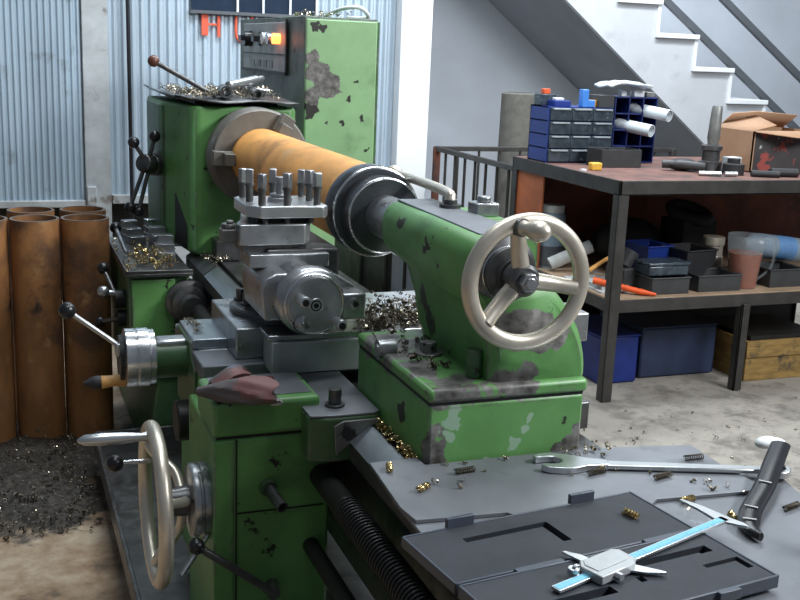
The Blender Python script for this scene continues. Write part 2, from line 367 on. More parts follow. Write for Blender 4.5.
# stairs
st = thing('staircase', 'white plastered concrete staircase rising to the left behind the workbench', 'staircase', (4.3, 5.2, 0))
def sline(x): return 1.83 - .775*(x-3.0)
run, rise = .345, .232
x_, z_ = 4.385, 1.21
poly = [(3.0-1.2, sline(1.8)), (5.5, sline(5.5)+.0)]
top = []
for k in range(-3, 9):
    xx = 4.40 - run*k; zz = 1.20 + rise*k
    top += [(xx+run, zz), (xx, zz)] if True else []
poly = [(1.75, sline(1.75)), (5.36, max(0, sline(5.36)))] + [p for p in top if p[0] < 5.45]
obj('flight', B().prism(poly, 'y', 5.2, 6.38), m_stairwhite, st)
obj('soffit', B().prism([(1.75, sline(1.75)-.012), (4.9, sline(4.9)-.012), (4.9, sline(4.9)), (1.75, sline(1.75))], 'y', 5.21, 6.38), m_soffit_shade, st)
for k in range(-3, 9):
    xx = 4.40 - run*k; zz = 1.20 + rise*k
    obj('tread', B().bb(xx-.03, xx+run, 5.17, 6.38, zz, zz+.035), m_white, st, .004)
    obj('riser_trim', B().bb(xx+run-.03, xx+run-.005, 5.185, 6.37, zz-rise+.035, zz), m_white, st)
hr = B(); hr.prism([(2.2, 1.88+.69*1.62+.03), (5.3, 1.88-.69*1.48+.03), (5.3, 1.88-.69*1.48+.09), (2.2, 1.88+.69*1.62+.09)], 'y', 5.3, 5.34)
obj('handrail', hr, m_grey, st)
hr = B(); hr.prism([(3.2, 1.90+.69*1.2), (5.6, 1.90-.69*1.2), (5.6, 1.90-.69*1.2+.06), (3.2, 1.90+.69*1.2+.06)], 'y', 5.3, 5.34)
obj('handrail', hr, m_grey, st)

# railing behind the bench
ra = thing('metal_railing', 'low dark rusty metal railing with upright bars before the pale wall', 'railing', (1.78, 4.7, 0))
obj('top_rail', B().bb(1.765, 1.795, 3.35, 4.71, .875, .905), m_angle, ra, .003)
obj('top_rail', B().bb(1.765, 3.6, 4.68, 4.71, .875, .905), m_angle, ra, .003)
obj('bottom_rail', B().bb(1.77, 1.79, 3.35, 4.7, .1, .12), m_angle, ra)
obj('bottom_rail', B().bb(1.77, 3.6, 4.685, 4.705, .1, .12), m_angle, ra)
for y in (4.695, 3.37): obj('post', B().bb(1.76, 1.80, y-.02, y+.02, 0, .9), m_red, ra, .003)
obj('post', B().bb(3.56, 3.6, 4.675, 4.715, 0, .9), m_angle, ra, .003)
for k in range(1, 9): obj('bar', B().cyl((1.78, 4.695-k*.15, .11), (1.78, 4.695-k*.15, .88), .009, n=10), m_angle, ra)
for k in range(1, 12): obj('bar', B().cyl((1.78+k*.15, 4.695, .11), (1.78+k*.15, 4.695, .88), .009, n=10), m_angle, ra)
# rolled mat against wall
solo('rolled_mat', B().rev([(.12, 0), (.125, .5), (.12, 1.24), (.09, 1.25), (.085, 1.2)], (2.475, 4.95, 0), (0, 0, 1), 28), m_carpet, (2.475, 4.95, 0),
     'tall grey-brown roll of matting standing behind the railing and blue drawers', 'roll of matting')

# ------------------------------------------------------------------ LATHE
X0 = 0.0; ZC = 1.1
la = thing('lathe', 'large green worn metalworking lathe with rusty pipe turning in its chuck', 'lathe', (0, 1.2, 0))
# bed: two shears with V ways, cross webs, feet
bed = B()
bed.prism([(-.195, .40), (-.13, .40), (-.13, .70), (-.165, .73), (-.178, .73), (-.218, .70), (-.218, .66), (-.195, .64)], 'y', -.56, 2.35)
bed.prism([(.24, .40), (.14, .40), (.14, .715), (.15, .73), (.24, .73)], 'y', -.56, 2.35)
bed.bb(-.135, -.06, -.56, 2.3, .62, .722); bed.bb(.06, .145, -.56, 2.3, .62, .722)
for y in (-.5, .1, .7, 1.3, 1.9): bed.bb(-.14, .15, y, y+.06, .42, .66)
bd = obj('bed', bed, m_steeldk, la, .003)
obj('way_strip', B().prism([(-.222, .7045), (-.1785, .7345), (-.172, .7345), (-.172, .7305), (-.178, .7305), (-.219, .701)], 'y', -.56, 1.95), m_slide, bd)
obj('way_strip', B().prism([(-.222, .7045), (-.1785, .7345), (-.172, .7345), (-.172, .7305), (-.178, .7305), (-.219, .701)], 'y', 1.962, 2.3), m_steeldk, bd)
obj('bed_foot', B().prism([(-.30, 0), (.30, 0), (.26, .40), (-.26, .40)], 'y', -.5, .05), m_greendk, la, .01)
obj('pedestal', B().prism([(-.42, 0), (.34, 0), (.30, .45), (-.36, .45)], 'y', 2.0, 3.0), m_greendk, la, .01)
tr = B().bb(-.60, .62, -.60, 1.97, .095, .11)
tr.bb(-.604, -.592, -.6, 1.97, .095, .16); tr.bb(.612, .624, -.6, 1.97, .095, .16); tr.bb(-.6, .62, 1.96, 1.972, .095, .16); tr.bb(-.6, .62, -.605, -.593, .095, .16)
obj('chip_tray', tr, m_steeldk, la, .002)
# headstock
hs = B()
hs.prism([(-.205, 2.2), (-.195, 2.19), (.15, 2.19), (.165, 2.21), (.165, 2.90), (-.285, 2.90), (-.285, 2.5), (-.245, 2.42), (-.225, 2.24)], 'z', .73, 1.272)
hso = obj('headstock', hs, m_green, la, .022, seg=4)
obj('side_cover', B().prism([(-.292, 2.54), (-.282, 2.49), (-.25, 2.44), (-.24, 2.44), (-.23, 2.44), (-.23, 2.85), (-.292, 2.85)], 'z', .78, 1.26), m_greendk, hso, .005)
obj('side_recess', B().faces([(-.2475, 2.415, .74), (-.2475, 2.415, .93), (-.2285, 2.255, .83), (-.2285, 2.255, .74), (-.235, 2.415, .74), (-.235, 2.415, .93), (-.216, 2.255, .83), (-.216, 2.255, .74)], [(0, 1, 2, 3), (7, 6, 5, 4), (0, 4, 5, 1), (1, 5, 6, 2), (2, 6, 7, 3), (3, 7, 4, 0)]), m_dark, hso)
obj('foot_bolt', B().bb(-.15, -.06, 2.10, 2.19, .725, .80).cyl((-.105, 2.14, .8), (-.105, 2.14, .825), .02, n=6), m_steeldk, hso, .004)
# spindle chuck
ch = B().rev([(.06, -.16), (.09, -.15), (.09, -.12), (.165, -.12), (.176, -.112), (.176, -.012), (.168, 0), (.10, 0), (.095, .03)], (0, 2.05, ZC), (0, -1, 0), 64)
ch = obj('chuck', ch, m_chuck, la)
for k, t in enumerate((PI*.99, PI*.99-2*PI/3, PI*.99+2*PI/3)):
    j = B(); R = ry(-t)
    for (ra_, rb, h0, h1, w) in ((.108, .178, 0, .045, .05), (.108, .145, .045, .085, .042)):
        j.box(Vector((0, 2.05-(h0+h1)/2, ZC)) + R @ Vector(((ra_+rb)/2, 0, 0)), (rb-ra_, h1-h0, w), R)
    obj('jaw', j, m_chuck, ch, .003)
# spindle / head levers
def lever(name, parent, p0, p1, r, br, m=m_steeldk, mk=m_black):
    l = obj(name, B().cyl(p0, p1, r, n=14), m, parent)
    d = (Vector(p1)-Vector(p0)).normalized()
    obj('ball_knob', B().sph(Vector(p1)+d*br*.8, br), mk, l); return l
sel = obj('selector_hub', B().cyl((-.27, 2.55, 1.03), (-.325, 2.50, 1.03), .05, .042).cyl((-.325, 2.5, 1.03), (-.36, 2.46, 1.04), .038, .034), m_steeldk, la, .004)
for p0, p1 in (((-.335, 2.48, 1.05), (-.315, 2.48, 1.125)), ((-.35, 2.47, 1.05), (-.385, 2.46, 1.105)), ((-.35, 2.47, 1.03), (-.405, 2.46, .885)), ((-.335, 2.47, 1.02), (-.375, 2.46, .87))):
    l = obj('selector_lever', B().cyl(p0, p1, .008, n=12), m_steeldk, sel)
    d = (Vector(p1)-Vector(p0)).normalized()
    obj('ball_knob', B().sph(Vector(p1)+d*.015, .022), m_black, sel)
lever('clutch_lever', la, (-.10, 2.36, 1.30), (-.305, 2.42, 1.412), .0095, .022, m_steeldk, surf('brown_ball_knob', (.12, .045, .03), .3))
# quick change gearbox
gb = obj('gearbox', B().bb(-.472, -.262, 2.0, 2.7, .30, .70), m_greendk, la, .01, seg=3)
obj('gearbox_front', B().bb(-.462, -.315, 1.988, 2.002, .34, .69), m_green, gb, .004)
gt = B().bb(-.485, -.255, 1.975, 2.72, .70, .712); gt.bb(-.485, -.478, 1.975, 2.72, .712, .728); gt.bb(-.485, -.255, 1.975, 1.982, .712, .724)
obj('gearbox_tray', gt, m_steeldk, gb, .002)
hub = obj('gearbox_hub', B().cyl((-.472, 2.1, .60), (-.51, 2.1, .60), .032), m_dark, la)
obj('gearbox_hub', B().cyl((-.472, 2.1, .53), (-.50, 2.1, .53), .03), m_dark, la)
lever('gearbox_lever', la, (-.50, 2.1, .60), (-.535, 2.16, .685), .008, .021)
obj('shiny_knob', B().cyl((-.50, 2.1, .62), (-.535, 2.1, .625), .010).sph((-.548, 2.1, .628), .022), m_steel, hub)
lever('gearbox_lever', la, (-.485, 2.1, .53), (-.545, 2.18, .50), .008, .02)
lever('gearbox_lever', la, (-.45, 2.25, .735), (-.462, 2.47, .785), .008, .022, m_steel)
obj('feed_coupling', B().rev([(.075, 0), (.075, .05), (.06, .055), (.06, .10), (.04, .105), (.04, .16)], (-.275, 2.02, .61), (0, -1, 0), 32), m_steeldk, la)
obj('feed_coupling', B().rev([(.04, 0), (.04, .08), (.028, .085), (.028, .2)], (-.275, 2.0, .44), (0, -1, 0), 24), m_steeldk, la)
ls = B().cyl((-.255, 2.1, .60), (-.255, .75, .60), .026, n=20); ls.cyl((-.255, .75, .60), (-.255, .05, .60), .026, n=20)
lso = obj('leadscrew', ls, m_dark, la)
th = []
for i in range(0, 60*16):
    t = i/16; yy = .2 - t*.012
    th.append((-.255+.0275*math.cos(2*PI*t), yy, .60+.0275*math.sin(2*PI*t)))
obj('screw_thread', B().tube(th, .003, 5).cyl((-.255, .2, .6), (-.255, -.52, .6), .026, n=20), m_dark, lso)
obj('feed_rod', B().cyl((-.275, 2.0, .44), (-.275, -.5, .44), .018, n=18), m_dark, la)
obj('end_bracket', B().bb(-.31, -.2, -.55, -.5, .38, .66), m_greendk, la, .006)
# rear splash guard below the work
sg = obj('splash_guard', B().bb(.296, .304, 1.12, 2.1, .45, .87), m_steeldk, la, .002)
obj('guard_panel', B().bb(.290, .296, 1.22, 1.46, .50, .865), m_sheetdk, sg, .002)
for y in (1.33, 1.5, 1.75): obj('guard_bar', B().bb(.286, .292, y, y+.018, .50, .867), m_dark, sg)
# electrical cabinet
cb = B().bb(.262, .562, 2.45, 3.62, 0, 1.606)
cab = obj('electrical_cabinet', cb, m_grimy, la, .004)
obj('cabinet_door', B().bb(.264, .556, 2.432, 2.452, .06, 1.600), m_greenlight, cab, .005)
obj('cabinet_lid', B().bb(.262, .562, 2.452, 3.62, 1.6062, 1.610), m_greendk, cab, .003)
obj('door_edge', B().bb(.557, .568, 2.44, 2.47, .05, 1.6), m_greendk, cab, .002)
cp = obj('control_panel', B().bb(0.252, 0.262, 2.70, 3.50, 1.385, 1.59), m_panel, la, .003)
obj('panel_frame', B().bb(0.248, 0.256, 2.68, 2.70, 1.375, 1.60).bb(0.248, 0.256, 2.68, 3.52, 1.375, 1.387).bb(0.249, 0.255, 2.70, 3.50, 1.455, 1.460), m_dark, cp)
obj('selector_switch', B().cyl((0.252, 3.33, 1.522), (0.215, 3.33, 1.522), .036).bb(0.195, 0.216, 3.30, 3.36, 1.51, 1.535), m_black, cp)
obj('selector_switch', B().cyl((0.252, 3.14, 1.52), (.24, 3.14, 1.52), .03).bb(0.212, 0.232, 3.115, 3.165, 1.508, 1.532), m_black, cp)
obj('push_button', B().cyl((0.252, 3.03, 1.522), (0.228, 3.03, 1.522), .026), m_white, cp)
obj('push_button', B().cyl((0.252, 2.93, 1.522), (0.228, 2.93, 1.522), .024), m_satin, cp)
pl = obj('push_button', B().cyl((0.252, 2.80, 1.522), (0.22, 2.80, 1.522), .022), m_lamp, cp); pl['label'] = 'lit red-orange push button'
pl = bpy.data.lights.new('panel_lamp', 'POINT'); pl.energy = .06; pl.color = (1, .2, .04); pl.shadow_soft_size = .02
plo = bpy.data.objects.new('panel_lamp', pl); COL.objects.link(plo); plo.location = (.20, 2.80, 1.522)
for y in (3.3, 3.18, 3.06, 2.95): obj('name_plate', B().bb(0.2495, 0.252, y-.035, y+.035, 1.40, 1.43), m_bare, cp)

# workpiece: rusty tube
wp = thing('workpiece_pipe', 'orange rusted steel pipe clamped in the lathe chuck and held by the revolving centre', 'pipe', (0, 1.45, ZC))
obj('tube', B().pipe((0, 2.05, ZC), (0, .885, ZC), .107, .094, 64), m_work, wp)
# revolving pipe centre (bull nose)
lc = thing('pipe_centre', 'dark steel revolving pipe centre between the rusty pipe and the tailstock quill', 'lathe centre', (0, .85, ZC))
obj('cone', B().rev([(.066, .13), (.108, .075), (.114, .068), (.114, .012), (.107, 0), (.094, -.002)], (0, .808, ZC), (0, 1, 0), 64), m_ring, lc)
obj('bearing_cover', B().rev([(.094, 0), (.094, .06), (.088, .066), (.062, .066), (.055, .068)], (0, .81, ZC), (0, -1, 0), 64), m_ring, lc)
obj('rim_ring', B().tor((0, .745, ZC), (0, 1, 0), .091, .003, 64, 8), m_bright, lc)
obj('rim_ring', B().tor((0, .811, ZC), (0, 1, 0), .1095, .004, 64, 8), m_bright, lc)

# ------------------------------------------------------------------ TAILSTOCK
ts = thing('tailstock', 'green tailstock with chipped paint and a big bright handwheel on the lathe bed', 'tailstock', (.02, .25, .73))
base = B().prism([(-.148, .06), (.178, .06), (.19, .48), (-.148, .48)], 'z', .731, .855)
bo = obj('base', base, m_gts, ts, .006)
ub = B().prism([(-.15, .056), (.184, .056), (.195, .484), (-.15, .484)], 'z', .859, .886)
obj('top_plate', ub, m_gts, ts, .008)
obj('seam', B().prism([(-.146, .062), (.176, .062), (.188, .478), (-.146, .478)], 'z', .854, .860), m_dark, ts)
# body: lofted pedestal under the barrel, then the barrel
def ring(y, xl, xr, zb, zt, bulge):
    n = 8; out = []
    for k in range(n+1):       # right side going up, convex
        t = k/n; out.append((xr*(1-t**2.2) + (bulge)*(t**2.2), y, zb+(zt-zb)*t))
    for k in range(n+1):       # left side going down, concave
        t = 1-k/n; out.append((xl - .045*(t**2.5), y, zb+(zt-zb)*t))
    return out
ped = B().loft([ring(.075, .0, .178, .884, 1.05, .09), ring(.09, -.02, .19, .884, 1.07, .1), ring(.30, -.02, .19, .884, 1.08, .1), ring(.40, -.015, .17, .885, 1.08, .1), ring(.46, -.015, .13, .91, 1.08, .09),
                ring(.50, -.01, .10, .96, 1.08, .07), ring(.55, -.01, .06, 1.01, 1.09, .05), ring(.585, -.01, .04, 1.05, 1.09, .04)])
obj('pedestal', ped, m_gts, ts, .006)
def brl(y, hw, hr, zt, zb, rr):
    out = []
    cs = [(-hw+rr, zt-rr, PI/2, PI), (-hw+rr*1.3, zb+rr*1.3, PI, 1.5*PI), (hr-rr*1.3, zb+rr*1.3, 1.5*PI, 2*PI), (hr-rr*.5, zt-rr*.5, 0, PI/2)]
    rad = [rr, rr*1.3, rr*1.3, rr*.5]
    for (cx, cz, a0, a1), r in zip(cs, rad):
        for k in range(7):
            t = a0 + (a1-a0)*k/6; out.append((cx + r*math.cos(t), y, cz + r*math.sin(t)))
    return out
bar = B().loft([brl(.10, .066, .075, 1.158, 1.022, .04), brl(.115, .072, .082, 1.162, 1.016, .04), brl(.36, .070, .08, 1.162, 1.022, .04), brl(.585, .063, .072, 1.160, 1.036, .04), brl(.60, .058, .066, 1.155, 1.042, .04)])
obj('barrel', bar, m_gts, ts, 0, 50)
obj('top_strip', B().prism([(-.028, .59), (.06, .59), (.07, .13), (-.034, .13)], 'z', 1.159, 1.1645), m_plate, ts, .002)
obj('clamp_pad', B().prism([(.05, .33), (.125, .33), (.125, .50), (.05, .50)], 'z', 1.10, 1.158), m_gts, ts, .006)
obj('square_bolt', B().bb(.066, .118, .36, .41, 1.158, 1.186).cyl((.092, .385, 1.186), (.092, .385, 1.199), .015, n=16), m_steel, ts, .003)
obj('quill', B().cyl((0, .60, ZC), (0, .741, ZC), .052, n=40), m_steel, ts)
obj('quill_collar', B().cyl((0, .585, ZC), (0, .612, ZC), .056, n=40), m_steeldk, ts)
ll = obj('lock_lever', B().tube(catmull([(.045, .455, 1.172), (.046, .457, 1.184), (.05, .475, 1.191), (.068, .60, 1.190), (.090, .82, 1.184), (.098, .935, 1.181)]), .0115), m_cast, ts)
obj('lever_end', B().sph((.100, .955, 1.181), .020, (1, 1.7, 1)), m_cast, ll)
obj('lever_base', B().cyl((.045, .455, 1.162), (.045, .455, 1.172), .024).cyl((.045, .455, 1.172), (.045, .455, 1.182), .015), m_steeldk, ll)
obj('bearing_flange', B().rev([(.066, 0), (.066, .02), (.056, .028), (.05, .032), (.05, .05), (.034, .054), (.034, .07)], (0, .105, ZC), (0, -1, 0), 40), m_steeldk, ts)
obj('flange_ring', B().tor((0, .072, ZC), (0, 1, 0), .047, .004, 48, 8), m_bright, ts)
hw = obj('handwheel', B().tor((.003, 0, ZC-.003), (0, 1, 0), .1115, .0155, 72, 18, .85), m_cast, ts)
for t in (math.radians(101), math.radians(-9), math.radians(225)):
    d = Vector((math.cos(t), 0, math.sin(t))); c0 = Vector((0, .012, ZC))
    obj('spoke', B().tube([c0+d*.018, c0+d*.05, c0+d*.08+Vector((0, -.005, 0)), Vector((0, 0, ZC))+d*.106], [.017, .0155, .0145, .0155], 16), m_cast, hw)
obj('hub', B().rev([(.026, .04), (.03, .03), (.03, .0), (.024, -.006)], (0, 0, ZC), (0, 1, 0), 32), m_steeldk, hw)
obj('nut', B().cyl((0, -.006, ZC), (0, -.022, ZC), .0185, n=6).cyl((0, -.02, ZC), (0, -.026, ZC), .010, n=20), m_steel, hw, .0015)
d = Vector((math.cos(math.radians(103)), 0, math.sin(math.radians(103)))); h0 = Vector((0, -.004, ZC))+d*.102
obj('crank_handle', B().rev([(.014, 0), (.0155, .008), (.0125, .018), (.012, .024), (.016, .034), (.0185, .042), (.019, .052), (.015, .062), (.008, .070), (.001, .072)], h0, (.36, -.93, -.02), 24), m_cast, hw)
obj('crank_collar', B().cyl(h0+Vector((0, .004, 0)), h0+Vector((.004, -.012, 0)), .0165), m_steeldk, hw)
obj('clamp_nut', B().cyl((-.06, .29, .886), (-.06, .29, .891), .03).cyl((-.06, .29, .891), (-.06, .29, .912), .0185, n=6), m_bare, ts, .0015)
obj('set_screw', B().cyl((-.034, .12, .886), (-.034, .12, .942), .016, n=16), m_greendk, ts, .002)
obj('side_boss', B().cyl((-.157, .33, .889), (-.12, .33, .889), .021).cyl((-.16, .33, .889), (-.156, .33, .889), .012), m_steel, ts)
obj('clamp_bolt', B().bb(.01, .04, .47, .50, .886, .925).cyl((.025, .485, .925), (.025, .485, .94), .013), m_steeldk, ts, .002)
obj('rear_block', B().bb(.165, .286, .24, .34, .905, .968), m_steel, ts, .004)
obj('rear_block', B().bb(.178, .262, .17, .22, .735, .795), m_steeldk, ts, .004)

# ------------------------------------------------------------------ CARRIAGE
ca = thing('carriage', 'green lathe carriage with apron, cross slide and steel handwheels left of the tailstock', 'lathe carriage', (-.25, .75, .73))
ap = obj('apron', B().bb(-.485, -.235, .385, .70, .14, .700).bb(-.455, -.235, .69, 1.0, .2, .735), m_green, ca, .008, seg=3)
obj('apron_lid', B().bb(-.489, -.262, .378, .56, .706, .782), m_green, ca, .01, seg=3)
obj('lid_seam', B().bb(-.48, -.24, .389, .55, .698, .708), m_dark, ca)
obj('lid_top', B().bb(-.470, -.275, .405, .55, .781, .7835), m_plate, ca)
obj('seam_line', B().bb(-.4405, -.4375, .3825, .386, .15, .698).bb(-.438, -.25, .3825, .386, .532, .535), m_dark, ap)
obj('corner_strip', B().bb(-.4875, -.4445, .381, .39, .15, .698), m_green, ap, .003)
obj('pipe_stub', B().pipe((-.372, .386, .585), (-.357, .315, .568), .0125, .008, 20), m_steeldk, ca)
obj('pipe_socket', B().cyl((-.374, .388, .587), (-.372, .376, .585), .018, n=20), m_greendk, ca)
# saddle and wings
sd = B().bb(-.46, .22, .66, 1.06, .738, .775).bb(-.30, -.15, .32, .70, .738, .755).bb(.1, .22, .5, .7, .738, .76)
sdo = obj('saddle', sd, m_plate, ca, .004)
obj('saddle_wing', B().prism([(-.305, .318), (-.265, .305), (-.165, .305), (-.15, .318), (-.15, .375), (-.305, .375)], 'z', .66, .757), m_greendk, ca, .005)
obj('wiper_plate', B().prism([(-.25, .675), (-.175, .735), (-.16, .74), (-.16, .75), (-.235, .75), (-.255, .74)], 'y', .299, .305), m_bare, ca, .002)
obj('wing_top', B().prism([(-.303, .315), (-.26, .307), (-.165, .307), (-.152, .318), (-.152, .60), (-.303, .60)], 'z', .7565, .762), m_plate, ca, .002)
obj('wing_bolt', B().cyl((-.235, .365, .762), (-.235, .365, .768), .021).cyl((-.235, .365, .768), (-.235, .365, .80), .014, n=18), m_steeldk, ca, .001)
# slide bridge at operator side
obj('slide_bridge', B().bb(-.458, -.20, .80, .995, .776, .80), m_slide, ca, .003)
obj('slide_step', B().bb(-.452, -.20, .755, .80, .742, .757).bb(-.445, -.2, .79, .99, .757, .776), m_slide, ca, .003)
obj('bridge_body', B().prism([(.75, .60), (1.0, .60), (1.0, .79), (.81, .79), (.79, .755), (.75, .741)], 'x', -.463, -.449), m_greendk, ca, .003)
obj('cross_slide', B().prism([(-.375, .695), (-.30, .695), (-.30, .71), (.2, .71), (.2, 1.0), (-.375, 1.0)], 'z', .775, .85), m_steel, ca, .004)
obj('gib_bar', B().bb(-.312, .06, .60, .69, .762, .838), m_bar, ca, .003)
obj('gib_top', B().bb(-.32, .06, .61, .70, .838, .852), m_steel, ca, .003)
# cross slide dial
cd = B().rev([(.030, -.005), (.060, 0), (.0715, .004), (.0715, .026), (.0695, .028), (.0695, .030), (.0715, .032), (.0715, .058), (.0675, .06), (.0675, .072), (.05, .074)], (-.612, .88, .742), (1, 0, 0), 56)
cdo = obj('cross_slide_dial', cd, m_bright, ca)
cdo['label'] = 'bright graduated dial'
obj('dial_face', B().rev([(.056, 0), (.058, .012)], (-.622, .88, .742), (1, 0, 0), 40), m_dark, cdo)
obj('dial_sleeve', B().cyl((-.54, .88, .735), (-.45, .88, .735), .048, n=40), m_greendk, ca)
obj('sleeve_top', B().bb(-.535, -.46, .85, .905, .755, .788), m_steel, ca, .008)
obj('crank_arm', B().cyl((-.618, .86, .775), (-.731, .87, .863), .0062, n=14), m_steel, cdo)
obj('arm_knob', B().sph((-.738, .87, .869), .020), m_black, cdo)
obj('arm_clamp', B().bb(-.632, -.615, .845, .875, .755, .787), m_steel, cdo, .003)
obj('crank_handle', B().rev([(.014, 0), (.0165, .012), (.0135, .03), (.0145, .05), (.016, .062), (.014, .066)], (-.604+.002, .86, .694), (-1, 0, -.05), 24), m_wood, cdo)['label'] = 'turned orange wooden handle'
obj('handle_tip', B().rev([(.015, 0), (.017, .008), (.014, .022), (.008, .032), (.006, .04)], (-.666, .86, .691), (-1, 0, -.02), 20), m_rubber, cdo)
# apron handwheel
HC = Vector((-.594, .475, .535))
ho = obj('apron_handwheel', B().tor(HC, (1, 0, 0), .163, .0155, 80, 18), m_cast, ca)
for k in range(3):
    t = math.radians(38+120*k); d = Vector((0, math.cos(t), math.sin(t)))
    obj('spoke', B().tube(catmull([HC+d*.16, HC+d*.125+Vector((.012, 0, 0)), HC+d*.075+Vector((.05, 0, 0)), HC+d*.03+Vector((.058, 0, 0))], 5), .0105, 12), m_cast, ho)
obj('wheel_hub', B().cyl(HC+Vector((.03, 0, 0)), HC+Vector((.075, 0, 0)), .03, .034), m_steeldk, ho)
obj('dial_ring', B().rev([(.055, 0), (.078, .002), (.08, .006), (.08, .016), (.076, .018), (.076, .022), (.08, .024), (.08, .04)], (-.524, .475, .535), (1, 0, 0), 56), m_steel, ho)
obj('crank_handle', B().rev([(.010, 0), (.010, .01), (.0085, .02), (.0125, .06), (.0135, .10), (.011, .135), (.004, .147), (.001, .149)], (-.600, .475, .688), (-1, 0, .025), 24), m_satin, ho)['label'] = 'long bright spindle handle'
obj('push_knob', B().cyl((-.600, .475, .634), (-.665, .475, .635), .005), m_bright, ho)
obj('ball_knob', B().sph((-.675, .475, .635), .018), m_black, ho)
fl = obj('feed_lever', B().cyl((-.365, .352, .358), (-.520, .355, .480), .0085, n=14).cyl((-.36, .39, .36), (-.365, .345, .358), .014, n=16), m_steeldk, ca)
obj('ball_knob', B().sph((-.527, .355, .485), .0175), m_black, fl)
obj('selector_lever', B().cyl((-.49, .43, .47), (-.55, .40, .40), .006), m_bright, ca)
obj('worm_boss', B().cyl((-.45, .80, .60), (-.50, .80, .60), .05), m_dark, ca, .004)
# compound rest
obj('swivel_base', B().rev([(.125, 0), (.125, .012), (.12, .016)], (-.23, .86, .85), (0, 0, 1), 56), m_steeldk, ca)
for p in ((-.318, .916), (-.313, .861)): obj('swivel_bolt', B().cyl((*p, .866), (*p, .872), .016).cyl((*p, .872), (*p, .895), .011, n=6), m_steeldk, ca, .001)
obj('swivel_column', B().prism([(-.30, .72), (-.12, .72), (-.12, 1.0), (-.28, 1.0), (-.30, .86)], 'z', .866, 1.03), m_steeldk, ca, .008)
obj('compound_lower', B().prism([(-.325, .885), (-.115, .885), (-.105, .90), (-.105, .952), (-.13, .968), (-.17, .993), (-.30, .993), (-.328, .98), (-.335, .955)], 'y', .62, .83), m_steel, ca, .004)
obj('compound_rail', B().bb(-.165, -.108, .55, 1.0, .897, .957), m_steel, ca, .006)
obj('rail_screw', B().cyl((-.136, .552, .935), (-.136, .541, .935), .013, n=20), m_bright, ca); obj('screw_socket', B().cyl((-.136, .542, .935), (-.136, .5395, .935), .007, n=6), m_dark, ca)
obj('compound_middle', B().prism([(-.343, .70), (-.152, .70), (-.152, 1.0), (-.30, 1.0), (-.343, .80)], 'z', .990, 1.022), m_steel, ca, .003)
obj('compound_neck', B().bb(-.352, -.20, .735, .82, 1.022, 1.04), m_steeldk, ca)
obj('top_slide', B().prism([(-.362, .72), (-.207, .72), (-.19, .735), (-.19, .95), (-.31, .95), (-.345, .80), (-.362, .76)], 'z', 1.040, 1.089), m_steel, ca, .003)
obj('oil_cup', B().bb(-.395, -.35, .76, .80, 1.04, 1.072).cyl((-.376, .78, 1.072), (-.376, .78, 1.084), .018, n=8).cyl((-.374, .775, 1.084), (-.374, .775, 1.092), .010, n=6), m_bare, ca, .003)
D0 = Vector((-.236, .525, .942))
dl = obj('compound_dial', B().rev([(.060, 0), (.066, .003), (.069, .008), (.069, .018), (.074, .022), (.077, .03), (.077, .058), (.07, .066), (.05, .09)], D0, (0, 1, 0), 64), m_steel, ca)
obj('dial_face', B().rev([(.060, 0), (.058, .005)], D0+Vector((0, -.004, 0)), (0, 1, 0), 56), m_steel, dl)
obj('dial_rim', B().tor(D0+Vector((0, .004, 0)), (0, 1, 0), .0655, .0028, 64, 8), m_bright, dl)
obj('centre_screw', B().cyl(D0+Vector((0, -.002, 0)), D0+Vector((0, -.010, 0)), .0165), m_satin, dl, .001); obj('screw_slot', B().pipe(D0+Vector((0, -.0095, 0)), D0+Vector((0, -.0108, 0)), .0125, .0095, 24).cyl(D0+Vector((0, -.0095, 0)), D0+Vector((0, -.0115, 0)), .0065, n=6), m_dark, dl)
for dx, dz in ((-.036, .018), (.047, -.037)):
    p = D0+Vector((dx, 0, dz)); obj('knob_handle', B().rev([(.010, 0), (.0105, .02), (.012, .036), (.0135, .046), (.0115, .053), (.007, .054)], p, (0, -1, 0), 20), m_satin, dl); obj('handle_screw', B().cyl(p+Vector((0, -.052, 0)), p+Vector((0, -.0555, 0)), .0075, n=20), m_dark, dl)
p = D0+Vector((-.03, -.002, -.04)); obj('index_ring', B().pipe(p, p+Vector((0, -.0015, 0)), .020, .0165, 24), m_dark, dl); obj('index_knob', B().rev([(.017, 0), (.0175, .006), (.012, .010), (.004, .012), (.003, .016)], p, (0, -1, 0), 24), m_steel, dl)
obj('dial_barrel', B().cyl(D0+Vector((0, .06, 0)), (-.236, .72, .955), .062, .054), m_steel, ca)

